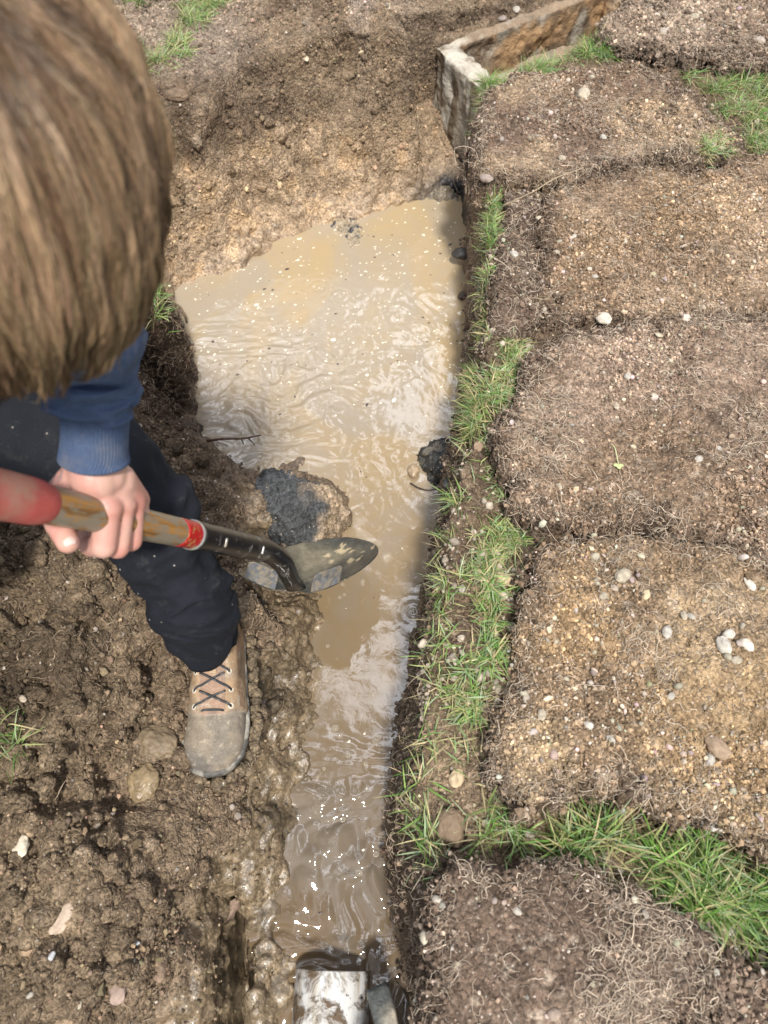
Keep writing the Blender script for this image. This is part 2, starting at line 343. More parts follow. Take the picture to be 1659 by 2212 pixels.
# concrete box frame
O1 = G(940, 102, -.03)[:2]; O2 = G(1037, 194, -.03)[:2]; bx_a = O2-O1; LA = np.linalg.norm(bx_a)+.03; bx_a = bx_a/np.linalg.norm(bx_a); bx_b = np.array([-bx_a[1], bx_a[0]])
bx_b = G(1195, 8, -.03)[:2]-O1; bx_b = bx_b/np.linalg.norm(bx_b); BINV = np.linalg.inv(np.stack([bx_a, bx_b], 1))
LB = .72; WT = .07
def box_uv(X): q = (X-O1)@BINV.T; return q[:, 0], q[:, 1]
def ground_height(X):
    n = len(X); X3 = np.c_[X, np.zeros(n)]
    jit = fbm(X3, 14, 4, 3)*.013+fbm(X3, 60, 2, 5)*.004
    s, sl_ = seg_dist(X, WP, WS)
    s = s+jit*np.where(sl_ > 4, .7, 1.0)
    H = Hup(X)
    H = H+fbm(X3, 4, 4, 11)*.012+.085*np.exp(-((X[:, 0]+.08)/.30)**2)*sst(1.85, 2.1, X[:, 1])*sst(3.0, 2.5, X[:, 1])+.02*sst(1.7, 1.9, X[:, 1])*sst(.0, -.3, X[:, 0])
    d = np.maximum(s, 0)
    rise = sl_*d
    # gentle slopes have a lumpy, stepped profile
    rise = np.where(sl_ < 3, rise+np.minimum(d, .1)*fbm(X3, 18, 3, 21)*.55, rise)
    wall = ZW+rise
    k = .025; h = np.clip(.5+.5*(wall-H)/k, 0, 1); Hm = wall*(1-h)+H*h-k*h*(1-h)
    Hm = np.where(s < 0, ZW+np.maximum(s*np.minimum(sl_, 3), -.05), Hm)
    # scraped hollow and mound behind the pit
    a, b = box_uv(X)
    inb = (a > -.0) & (a < LA) & (b > 0.006) & (b < LB)
    outd = np.maximum(np.maximum(-a, a-LA), np.maximum(-b, b-LB))
    Hm = np.where(inb, -.32, Hm)
    # soil keeps off the top of the concrete rim
    Hm = np.where((~inb) & (outd < .03) & (b > .0), np.minimum(Hm, -.035+outd*.6), Hm)
    Hm = np.where((b <= .006) & (b > -.14) & (a > -.02) & (a < LA+.01), np.minimum(Hm, -.30+np.maximum(-b, 0)*.0+sst(.22, .0, a)*.10+fbm(X3, 20, 3, 9)*.012), Hm)
    cl_ = GP([(470,1930),(478,1990),(474,2060),(480,2130),(474,2210),(478,2330)], -.2); cd = np.full(n, 9.)
    for q0, q1 in zip(cl_[:-1], cl_[1:]):
        e = q1-q0; t = np.clip(((X-q0)@e)/(e@e), 0, 1); cd = np.minimum(cd, np.hypot(X[:, 0]-q0[0]-t*e[0], X[:, 1]-q0[1]-t*e[1]))
    Hm = Hm-.19*np.exp(-(cd/.020)**2)*sst(.40, .22, X[:, 1])
    # dark hole by the water at the foot of the box
    hc = G(962, 405, -.30)[:2]; hd = np.hypot(X[:, 0]-hc[0], X[:, 1]-hc[1]); Hm = Hm-.10*np.exp(-(hd/.035)**2)
    return Hm
x0, x1, y0, y1, st = -1.5, 1.5, -.45, 3.0, .008
gx = np.arange(x0, x1+1e-6, st); gy = np.arange(y0, y1+1e-6, st); nx, ny = len(gx), len(gy)
XX, YY = np.meshgrid(gx, gy); XY = np.c_[XX.ravel(), YY.ravel()]
HH = ground_height(XY)
top = np.c_[XY, HH]; bot = np.c_[XY, np.full(len(XY), -.62)]
ft = grid_faces(nx, ny); i = np.arange(nx*ny).reshape(ny, nx); o_ = nx*ny
def side(a): return np.stack([a[:-1], a[1:], a[1:]+o_, a[:-1]+o_], 1)
Fs = np.concatenate([ft, ft[:, ::-1]+o_, side(i[0])[:, ::-1], side(i[-1]), side(i[:, 0]), side(i[:, -1])[:, ::-1]])
GV, GN, GF = remesh(np.concatenate([top, bot]), Fs, .0052)
keep = (GV[:, 2] > -.56) & (GV[:, 0] > x0+.012) & (GV[:, 0] < x1-.012) & (GV[:, 1] > y0+.012) & (GV[:, 1] < y1-.012) & ~((GV[:, 2] < ZW-.035) & (seg_dist(GV[:, :2], WP) < -.03))
GV, GF, GN = prune(GV, GF, keep, GN)
GV = laplace(GV, GF, 1, .5)
print('ground verts', len(GV))
s_g = seg_dist(GV[:, :2], WP)
u_g, v_g, d_g = project(GV)
leftbank = sst(.02, -.12, GV[:, 0]-np.interp(GV[:, 1], [-.6, .2, .9, 1.4, 2.2], [-.02, -.02, .0, .1, .15]))
wetz = sst(-.235, -.315, GV[:, 2]+fbm(GV, 16, 3, 31)*.03)
lowleft = leftbank*sst(1.0, .85, GV[:, 1])
wet = np.clip(wetz*np.where(lowleft > .5, 1, .75), 0, 1)
mudband = lowleft*sst(-.18, -.25, GV[:, 2]+fbm(GV, 9, 3, 32)*.04)
wet = np.maximum(wet, mudband*.95)
conc_near = np.exp(-(np.maximum(np.hypot(GV[:, 0]-.28, GV[:, 1]-2.0)-.05, 0)/.15)**2)
# displacement
big = fbm(GV, 7, 3, 41)*.010+fbm(GV, 22, 4, 42)*.009
heapm = leftbank*sst(1.0, .85, GV[:, 1])*sst(-.18, -.10, GV[:, 2])
F0_, _, ID0 = worley(GV+fbm(GV, 16, 2, 8)[:, None]*.012, 26, 49); big = big+heapm*((1-np.clip(F0_/.8, 0, 1)**2)*(.1+ID0)*.034+fbm(GV, 11, 3, 43)*.018-sst(.1, .5, fbm(GV, 8, 3, 44))*.04)
F1, F2, ID = worley(GV+fbm(GV, 30, 2, 7)[:, None]*.006, 62, 50); cr1 = (1-np.clip(F1/.75, 0, 1)**2)*(.35+.9*ID)
F1b, F2b, IDb = worley(GV, 135, 60); cr2 = (1-np.clip(F1b/.75, 0, 1)**2)*(.3+.9*IDb)
patch = sst(-.25, .3, fbm(GV, 6, 3, 70))
dry = 1-wet
farw_ = sst(1.45, 1.6, GV[:, 1])*sst(-.03, -.10, GV[:, 2])*.8
wall_s = sst(1.45, 1.6, GV[:, 1])*sst(.04, -.02, GV[:, 2]); big = big*(1-.35*wall_s)
disp = big+dry*(1-farw_)*(cr1*.0085*(.35+.65*patch)+cr2*.0042)+wet*(fbm(GV+fbm(GV, 20, 2, 71)[:, None]*.03, 55, 3, 72)*.006+cr1*.0018+cr2*.0015+fbm(GV, 20, 3, 73)*.008)
face = 1-np.clip(GN[:, 2], 0, 1)
disp *= np.where(GV[:, 2] < ZW-.02, .3, 1)
farwall = sst(1.45, 1.6, GV[:, 1])*sst(.25, .5, face)
disp += farwall*(fbm(GV*np.array([1, 1, .5]), 13, 4, 77)*.010+np.abs(fbm(GV*np.array([1, .5, .12]), 20, 2, 78))*-.014*sst(-.2, .3, fbm(GV*np.array([1, .6, .3]), 5, 2, 79)))
# scraped shovel marks
sw = sst(.3, .5, fbm(GV*np.array([1, .25, .25]), 9, 2, 79))*farwall; disp *= (1-sw*.6)
GV2 = GV+GN*disp[:, None]
# keep water gap clean
# colours
N1 = fbm(GV, 5, 4, 80); N2 = fbm(GV, 18, 3, 81); N3 = fbm(GV, 60, 2, 82)
def mixn(a, b, t): return a*(1-t[:, None])+b*t[:, None]
c = np.tile(np.array([.150, .106, .070]), (len(GV), 1))
c = mixn(c, np.array([.27, .198, .130]), sst(-.2, .5, N1)*.8)
sub = sst(1.35, 1.6, GV[:, 1])*sst(-.07, -.14, GV[:, 2]+N1*.04)
c = mixn(c, np.array([.43, .315, .205]), sub*(.75+.25*np.clip(N2, -1, 1)))
c = mixn(c, np.array([.47, .31, .165]), sub*sst(.15, .6, N2)*.45)
dk = sst(-.45, -.75, 0)*0
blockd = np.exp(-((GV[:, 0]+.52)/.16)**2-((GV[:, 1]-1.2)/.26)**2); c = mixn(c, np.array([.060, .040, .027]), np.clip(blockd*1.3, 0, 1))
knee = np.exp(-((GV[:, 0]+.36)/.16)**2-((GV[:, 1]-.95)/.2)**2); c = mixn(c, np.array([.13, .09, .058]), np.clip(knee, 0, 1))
c = mixn(c, np.array([.175, .13, .08]), lowleft*sst(.5, 1.0, mudband)*.9)
c = mixn(c, np.array([.20, .155, .10]), lowleft*wetz*.35)
tl = sst(2.0, 2.15, GV[:, 1])*sst(-.3, -.5, GV[:, 0]); c = mixn(c, np.array([.30, .235, .18]), tl*.8)
yz = sst(-.1, -.3, GV[:, 0])*sst(.9, .6, GV[:, 1])*sst(-.14, -.05, GV[:, 2]); c = mixn(c, np.array([.26, .195, .125]), yz*.55)
clay = np.exp(-((GV[:, 0]-G(745,50,0)[0])/.16)**2-((GV[:, 1]-G(745,60,0)[1])/.17)**2)*sst(-.15, .35, fbm(GV*np.array([1, .22, .3]), 16, 3, 95)); c = mixn(c, np.array([.36, .29, .235]), np.clip(clay, 0, 1)*.85)
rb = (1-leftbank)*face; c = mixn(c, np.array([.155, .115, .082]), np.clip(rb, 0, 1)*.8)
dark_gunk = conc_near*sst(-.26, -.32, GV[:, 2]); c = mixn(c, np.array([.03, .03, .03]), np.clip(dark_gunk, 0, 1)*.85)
hg = G(972, 408, -.31); c = mixn(c, np.array([.012, .012, .013]), sst(.062, .03, np.hypot(GV[:, 0]-hg[0], (GV[:, 1]-hg[1])*.8)+fbm(GV, 30, 2, 98)*.012))  # shade of the undug hollow put into the soil colour as near-black
strk = sst(.45, .7, fbm(GV*np.array([1, .2, .15]), 26, 3, 90))*sst(-.02, .02, GV[:, 2]+.02)*0
pale = sst(.5, .8, fbm(GV, 110, 2, 92)); c = mixn(c, np.array([.34, .27, .20]), pale*.35*(1-wet))
c *= (1+.25*N3)[:, None]*(1-.14*lowleft*(1-mudband))[:, None]
c = mixn(c, c*np.array([.5, .5, .5]), lowleft*sst(.25, .6, fbm(GV, 5, 3, 97))*.7)
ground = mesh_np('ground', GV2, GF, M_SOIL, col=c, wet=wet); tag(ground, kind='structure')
GN2 = normals(GV2, GF)
# lawn further out, around the finely built patch
o = .02; RX0, RX1, RY0, RY1 = x0+o, x1-o, y0+o, y1-o; FAR = 40
def quad_sheet(name, rects, z, mat):
    V = []; F = []
    for a, b, c_, d in rects:
        k = len(V); V += [(a, b, z), (c_, b, z), (c_, d, z), (a, d, z)]; F.append((k, k+1, k+2, k+3))
    return mesh_np(name, np.array(V), np.array(F), mat)
m, nt, b = new_mat('lawn far'); tcn = node(nt, 'ShaderNodeTexCoord'); nn = node(nt, 'ShaderNodeTexNoise', Scale=6.0, Detail=9.0, Roughness=.8)
nt.links.new(tcn.outputs['Object'], nn.inputs['Vector']); nt.links.new(ramp(nt, nn.outputs['Fac'], [(.3, (.045, .06, .02)), (.5, (.09, .11, .035)), (.7, (.16, .14, .07))]), b.inputs['Base Color']); b.inputs['Roughness'].default_value = .9
lawn = quad_sheet('lawn', [(-FAR, -FAR, FAR, RY0), (-FAR, RY1, FAR, FAR), (-FAR, RY0, RX0, RY1), (RX1, RY0, FAR, RY1)], -.012, m); tag(lawn, kind='structure')

# ================================================================ WATER
st = .0036; wx = np.arange(-.78, .38, st); wy = np.arange(-.44, 2.22, st); WX, WY = np.meshgrid(wx, wy); W2 = np.c_[WX.ravel(), WY.ravel()]; W3 = np.c_[W2, np.zeros(len(W2))]
def gauss(u, v, r): c_ = G(u, v, ZW); return np.exp(-((W2[:, 0]-c_[0])**2+(W2[:, 1]-c_[1])**2)/(2*r*r)), np.hypot(W2[:, 0]-c_[0], W2[:, 1]-c_[1])
hz = fbm(W3, 9, 3, 100)*.0008+fbm(W3+fbm(W3, 6, 2, 99)[:, None]*.05, 27, 2, 98)*.00022*(1+sst(0, .4, fbm(W3, 4, 2, 97))*2)
a1 = gauss(740, 1900, .13)[0]+gauss(700, 2050, .10)[0]+gauss(700, 1780, .07)[0]*.7
warp = W3+np.stack([fbm(W3, 8, 2, 101), fbm(W3, 8, 2, 102), np.zeros(len(W3))], 1)*.035
hz += np.clip(a1, 0, 1.2)*(fbm(warp*np.array([1, 1.8, 1]), 20, 2, 103)*.0058+np.abs(fbm(warp, 34, 2, 104))*.0022)
a2 = gauss(500, 900, .13)[0]+gauss(620, 830, .14)[0]*.8
hz += a2*(fbm(warp*np.array([.9, 1.7, 1]), 26, 3, 105)*.0042)
a3 = gauss(790, 1050, .10)[0]+gauss(760, 760, .12)[0]*.7+gauss(900, 700, .12)[0]*.5; hz += a3*fbm(warp*np.array([1.4, .9, 1]), 24, 3, 106)*.0018
for (u, v, r0, amp) in [(600,905,.012,.0009),(545,800,.012,.0008),(640,785,.015,.0009),(733,640,.010,.0006),(575,760,.012,.0006),(690,622,.012,.0006),(610,1000,.012,.0008),(498,790,.01,.0006),(892,1320,.01,.0006),(560,860,.016,.0009),(700,830,.016,.0006)]:
    g, dd = gauss(u, v, r0*2.2); hz += g*np.cos(dd/r0*3.3)*amp
WV = np.c_[W2, ZW+hz]
ws = seg_dist(W2, WP); wk = ws < .05
fw = grid_faces(len(wx), len(wy)); WVp, WFp = prune(WV, [fw], wk)
m, nt, b = new_mat('muddy water'); L = nt.links.new; tcn = node(nt, 'ShaderNodeTexCoord')
mp = node(nt, 'ShaderNodeMapping'); mp.inputs['Scale'].default_value = (1, .55, 1); L(tcn.outputs['Object'], mp.inputs['Vector'])
q1 = node(nt, 'ShaderNodeTexNoise', Scale=5.0, Detail=5.0, Roughness=.55, Distortion=.9); L(mp.outputs[0], q1.inputs['Vector'])
q2 = node(nt, 'ShaderNodeTexNoise', Scale=26.0, Detail=6.0, Roughness=.65, Distortion=1.2); L(mp.outputs[0], q2.inputs['Vector'])
yg = node(nt, 'ShaderNodeSeparateXYZ'); L(tcn.outputs['Object'], yg.inputs[0])
gr = mapr(nt, yg.outputs[1], .2, 1.5, 0, 1)
cc = mixc(nt, (.14, .096, .054), (.37, .28, .16), gr)
cc = mixc(nt, cc, mixc(nt, (.165, .135, .102), (.32, .27, .205), gr), ramp(nt, q1.outputs['Fac'], [(.40, 0.0), (.60, .85)]))
cc = mixc(nt, cc, (.50, .43, .32), ramp(nt, q2.outputs['Fac'], [(.62, 0.0), (.72, .4)]))
L(cc, b.inputs['Base Color']); b.inputs['Roughness'].default_value = .05; b.inputs['IOR'].default_value = 1.5; b.inputs['Specular IOR Level'].default_value = .6
q3 = node(nt, 'ShaderNodeTexNoise', Scale=45.0, Detail=3.0, Distortion=.8); L(tcn.outputs['Object'], q3.inputs['Vector'])
bp = node(nt, 'ShaderNodeBump', Strength=.25, Distance=.002); L(q3.outputs['Fac'], bp.inputs['Height']); L(bp.outputs[0], b.inputs['Normal'])
water = mesh_np('water', WVp, WFp, m); tag(water, kind='structure')

# ================================================================ CONCRETE BOX
def box3(a0, a1, b0, b1, z0, z1): return np.array([[*(O1+bx_a*a+bx_b*b_), z] for z in (z0, z1) for a, b_ in ((a0, b0), (a1, b0), (a1, b1), (a0, b1))])
BF = np.array([[0, 3, 2, 1], [4, 5, 6, 7], [0, 1, 5, 4], [1, 2, 6, 5], [2, 3, 7, 6], [3, 0, 4, 7]])
zt, zb = -.028, -.47
boxes = [box3(0, LA, 0, WT, zb, zt), box3(0, WT*.55, WT+.001, LB, zb, zt), box3(LA-WT, LA, WT+.001, LB, zb, zt), box3(WT*.55+.001, LA-WT-.001, LB-WT, LB, zb, zt), box3(.0, LA, .0, LB, -.5, -.471)]
def orient(V, F):
    c_ = V.mean(0); F = F.copy()
    for k in range(len(F)):
        n_ = np.cross(V[F[k][1]]-V[F[k][0]], V[F[k][2]]-V[F[k][1]])
        if n_.dot(V[F[k]].mean(0)-c_) < 0: F[k] = F[k][::-1]
    return F
Vb, Fb = join([(q, orient(q, BF)) for q in boxes])
Vb, Nb, Fb = remesh(Vb, merge_faces(Fb), .005); Vb = laplace(Vb, Fb, 2)
Nb = normals(Vb, Fb)
Vb2 = Vb+Nb*(fbm(Vb, 12, 4, 120)*.009+fbm(Vb, 30, 2, 119)*.003+fbm(Vb, 60, 3, 121)*.0022)[:, None]
a, bq = box_uv(Vb[:, :2]); topm = sst(.3, .7, Nb[:, 2])*sst(-.06, -.035, Vb[:, 2])
cb = mixn(np.tile(np.array([.17, .13, .09]), (len(Vb), 1)), np.array([.34, .30, .24]), sst(-.2, .45, fbm(Vb*np.array([1, 1, .35]), 22, 4, 118)))
inner = sst(WT-.01, WT+.01, bq)*(1-topm); cb = mixn(cb, np.array([.40, .255, .135]), inner*sst(-.5, .4, fbm(Vb, 12, 4, 125)))
cb = mixn(cb, np.array([.16, .105, .065]), inner*sst(.1, .5, fbm(Vb, 22, 3, 126))*.7)
cb = mixn(cb, np.array([.50, .455, .375]), topm*sst(.42, .0, bq)*sst(-.9, .0, fbm(Vb, 25, 3, 122)))
cb = mixn(cb, np.array([.27, .20, .135]), topm*sst(.06, .14, bq)*sst(-.6, .3, fbm(Vb, 18, 3, 129)+.3))
q = np.c_[a*40, Vb[:, 2]*3.5, np.full(len(a), 3.3)]; drip = sst(.22, .55, fbm(q, 1, 3, 127))*sst(.02, -.01, bq-.004)*(1-topm)
cb = mixn(cb, np.array([.55, .52, .45]), drip*.85*sst(-.34, -.25, Vb[:, 2]))
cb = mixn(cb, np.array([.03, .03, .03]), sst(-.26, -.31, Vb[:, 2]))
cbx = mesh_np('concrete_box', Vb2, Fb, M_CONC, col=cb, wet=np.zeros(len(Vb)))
tag(cbx, 'open concrete box with a whitish worn rim at the head of the trench', 'concrete box')

# ================================================================ TURF SLABS laid upside down beside the trench
SLABS = {}
def slab(poly, label, th=.055, tone=(.20, .145, .098), tone2=(.33, .235, .145), seed=0, step=.0048, orange=.3, rough=1.0, ztop=.0):
    pw = GP(poly, .03); lo = pw.min(0)-.03; hi = pw.max(0)+.03
    lo = np.maximum(lo, [-1.45, -.6]); hi = np.minimum(hi, [2.0, 3.4])
    ax = np.arange(lo[0], hi[0], step); ay = np.arange(lo[1], hi[1], step); X_, Y_ = np.meshgrid(ax, ay); Q = np.c_[X_.ravel(), Y_.ravel()]; Q3 = np.c_[Q, np.full(len(Q), seed*3.7)]
    th_f = th*(.72 if seed in (4, 5, 6) else .52); s = -seg_dist(Q, pw)+.002+fbm(Q3, 13, 4, seed+200)*.020+fbm(Q3, 60, 3, seed+201)*.009
    prof = np.clip(1-np.exp(-np.maximum(s, 0)/.004), 0, 1)**.8
    H = -.015+prof*(th_f+.015)*(1+.24*fbm(Q3, 8, 4, seed+202))-prof*.012*sst(.05, .0, s)*fbm(Q3, 11, 3, seed+205); H = np.where(s < 0, -.03, H)+np.where(s > 0, ztop, 0)
    crack = np.abs(fbm(Q3, 5.5, 3, seed+203)); H -= np.where(s > .01, sst(.016, .0, crack)*.013, 0)
    V = np.c_[Q, H]; V, F, s = prune(V, [grid_faces(len(ax), len(ay))], s > -.006, s)
    N = normals(V, F)
    smooth_ = sst(-.15, .35, fbm(V, 5, 3, seed+210))
    F1, _, I1 = worley(V+fbm(V, 35, 2, seed+4)[:, None]*.006, 72, seed+211); F2_, _, I2 = worley(V, 150, seed+212)
    edge = sst(.055, .0, s)
    amt = np.clip(.12+.95*smooth_+edge*.6, 0, 1.3)*rough
    disp = fbm(V, 16, 4, seed+213)*.007+amt*((1-np.clip(F1/.75, 0, 1)**2)*(.3+I1)*.0065+(1-np.clip(F2_/.75, 0, 1)**2)*(.3+I2)*.0036)
    V2 = V+N*disp[:, None]
    n1 = fbm(V, 6, 4, seed+220); n2 = fbm(V, 28, 3, seed+221)
    c = np.tile(np.array(tone)*np.array([1.08, 1.06, 1.06]), (len(V), 1)); c = mixn(c, np.array(tone2)*np.array([1.1, 1.12, 1.17]), sst(-.3, .5, n1)*.8); c = mixn(c, np.array([.40, .27, .14]), sst(.1, .6, fbm(V, 4, 3, seed+222))*orange)
    c = mixn(c, np.array([.105, .075, .055]), np.clip(edge*.75*(1-.5*n2), 0, 1)); c = mixn(c, np.array([.11, .078, .055]), amt*sst(.1, .6, -n2)*.6)
    c = mixn(c, np.array([.43, .35, .27]), sst(.45, .75, fbm(V, 95, 2, seed+223))*.55)
    c *= (1+.2*fbm(V, 70, 2, seed+224))[:, None]
    o = mesh_np('turf_slab', V2, F, M_TURF, col=c, wet=np.zeros(len(V))); tag(o, label, 'turf slab', 'turf slabs laid upside down beside the trench', 'thing')
    SLABS[label] = (V2, normals(V2, F), edge, pw); return o
slab([(1090,192),(1140,168),(1210,155),(1340,146),(1420,172),(1480,212),(1540,262),(1605,335),(1500,360),(1400,352),(1250,385),(1130,402),(1048,398),(1022,330),(1035,270),(1055,215)],
     'overturned turf slab just right of the concrete box, with a large cream stone on it', .085, seed=1, tone=(.17, .12, .085), orange=.1)
slab([(1175,412),(1250,392),(1400,362),(1520,372),(1640,345),(1760,360),(1800,690),(1520,690),(1390,702),(1290,705),(1190,706),(1165,600),(1168,480)],
     'wide brown turf slab between the cream-stone slab and the slab with rooty edge', .07, seed=2, tone=(.22, .155, .10), tone2=(.33, .235, .15), orange=.2, rough=.7)
slab([(1088,412),(1150,410),(1166,480),(1163,600),(1158,700),(1120,724),(1066,712),(1076,620),(1082,500)],
     'narrow strip of turf slab hugging the trench grass, darker than the wide one', .055, seed=3, tone=(.15, .105, .075), tone2=(.2, .145, .10), orange=0, rough=.6)
slab([(1150,800),(1200,740),(1300,716),(1500,702),(1700,700),(1800,800),(1800,1205),(1640,1215),(1530,1185),(1400,1150),(1280,1140),(1160,1150),(1110,1090),(1088,1000),(1090,900)],
     'turf slab with pale roots on its left edge and a tiny weed seedling on top', .07, seed=4, tone=(.21, .15, .105), tone2=(.30, .215, .15), orange=.15)
slab([(1128,1260),(1150,1190),(1240,1165),(1400,1165),(1520,1195),(1640,1225),(1800,1220),(1850,1880),(1740,1900),(1600,1835),(1480,1785),(1390,1712),(1260,1738),(1130,1745),(1055,1690),(1075,1580),(1110,1440),(1125,1340)],
     'largest turf slab, stony and orange-brown in the middle, beside the widest strip of grass', .085, seed=5, tone=(.24, .17, .105), tone2=(.40, .29, .17), orange=.5)
slab([(922,1960),(938,1905),(1000,1872),(1080,1880),(1180,1885),(1290,1905),(1380,1945),(1450,1995),(1510,2035),(1500,2330),(905,2330),(910,2120)],
     'nearest turf slab, dark with a mat of grey roots, close to the white pipe', .09, seed=6, tone=(.15, .108, .078), tone2=(.24, .175, .125), orange=.05)
slab([(1520,2050),(1580,2080),(1660,2105),(1850,2110),(1850,2330),(1512,2330)],
     'crumbly end piece of turf slab split off by a deep dark crack', .08, seed=7, tone=(.20, .145, .105), tone2=(.30, .22, .16), orange=.0, rough=1.3)
slab([(1292,95),(1308,40),(1400,-30),(1500,-90),(1900,-90),(1900,150),(1700,140),(1580,142),(1500,132),(1420,112),(1340,120)],
     'farthest turf slab, covered in pale crumbs and stones above the bright grass', .08, seed=8, tone=(.17, .125, .09), tone2=(.28, .21, .15), orange=.05, rough=1.4, step=.006)
# ================================================================ SCATTERED STUFF
def ico(sub):
    t = (1+5**.5)/2; V = [(-1,t,0),(1,t,0),(-1,-t,0),(1,-t,0),(0,-1,t),(0,1,t),(0,-1,-t),(0,1,-t),(t,0,-1),(t,0,1),(-t,0,-1),(-t,0,1)]
    F = [(0,11,5),(0,5,1),(0,1,7),(0,7,10),(0,10,11),(1,5,9),(5,11,4),(11,10,2),(10,7,6),(7,1,8),(3,9,4),(3,4,2),(3,2,6),(3,6,8),(3,8,9),(4,9,5),(2,4,11),(6,2,10),(8,6,7),(9,8,1)]
    V = [unit(v) for v in V]
    for _ in range(sub):
        mid = {}; F2 = []
        def m(a, b):
            k = (min(a, b), max(a, b))
            if k not in mid: mid[k] = len(V); V.append(unit(V[a]+V[b]))
            return mid[k]
        for a, b, c_ in F:
            x, y, z = m(a, b), m(b, c_), m(c_, a); F2 += [(a, x, z), (b, y, x), (c_, z, y), (x, y, z)]
        F = F2
    return np.array(V), np.array(F)
ICO0, ICO1, ICO2, ICO3 = ico(0), ico(1), ico(2), ico(3)
def rotm(n):
    q = rng.normal(size=(n, 4)); q /= np.linalg.norm(q, axis=1)[:, None]; a, b, c_, d = q.T
    return np.stack([np.stack([1-2*(c_*c_+d*d), 2*(b*c_-a*d), 2*(b*d+a*c_)], -1), np.stack([2*(b*c_+a*d), 1-2*(b*b+d*d), 2*(c_*d-a*b)], -1), np.stack([2*(b*d-a*c_), 2*(c_*d+a*b), 1-2*(b*b+c_*c_)], -1)], 1)
def scatter(name, pos, rad, col, wet, mat, base=ICO0, jag=.25, smooth=False, parent=None, flat=(.6, 1.0)):
    BV, BF_ = base; n = len(pos); k = len(BV)
    V = BV[None]*(1+rng.normal(size=(n, k, 1))*jag)*rng.uniform(flat[0], flat[1], size=(n, 1, 3))
    V = np.einsum('nij,nkj->nki', rotm(n), V)*rad[:, None, None]+pos[:, None]
    F = (BF_[None]+(np.arange(n)*k)[:, None, None]).reshape(-1, 3)
    return mesh_np(name, V.reshape(-1, 3), F, mat, col=np.repeat(col, k, 0), wet=np.repeat(wet, k), smooth=smooth, parent=parent)
def inview(X, mrg=260): u, v, d = project(X); return (u > -mrg) & (u < 1659+mrg) & (v > -mrg) & (v < 2212+mrg)
def pick(mask_w, n): p = mask_w/mask_w.sum(); return rng.choice(len(p), n, p=p)
slab_sd = lambda X: np.min([seg_dist(X, s_[3]) for s_ in SLABS.values()], 0)
gsl = slab_sd(GV2[:, :2]); gpit = seg_dist(GV2[:, :2], WP); gview = inview(GV2)
ga, gb = box_uv(GV2[:, :2]); inbox = (ga > 0) & (ga < LA) & (gb > 0) & (gb < LB)
gok = gview & (GV2[:, 2] > ZW+.008) & (gsl > -.02) & ~inbox
# --- crumbs on the open ground
wgt = gok*(.2+.8*patch)*(1-.72*wet)*(1-.65*wall_s)
idx = pick(wgt, 52000); r = np.exp(rng.normal(math.log(.0026), .42, len(idx))); r = np.clip(r, .0013, .010)
pos = GV2[idx]+rng.normal(size=(len(idx), 3))*.0038*np.array([1,1,.3])+GN2[idx]*r[:, None]*.35
col = c[idx]*np.exp(rng.normal(0, .36, (len(idx), 1)))*(1+rng.normal(size=(len(idx), 3))*.04)
tag(scatter('soil_crumbs', pos, r, col, wet[idx]*.8, M_CRUMB), kind='stuff')
# bigger clods of soil
idx = pick(wgt*(GV2[:, 2] > -.3)*(leftbank > .5)*(.15+heapm*(.3+patch)), 4800); r = np.clip(np.exp(rng.normal(math.log(.0070), .5, len(idx))), .0035, .030)
pos = GV2[idx]-GN2[idx]*r[:, None]*.1
tag(scatter('soil_clods', pos, r, c[idx]*rng.uniform(.75, 1.3, (len(idx), 1)), wet[idx]*.7, M_SOIL, base=ICO2, jag=.10, smooth=True), kind='stuff')
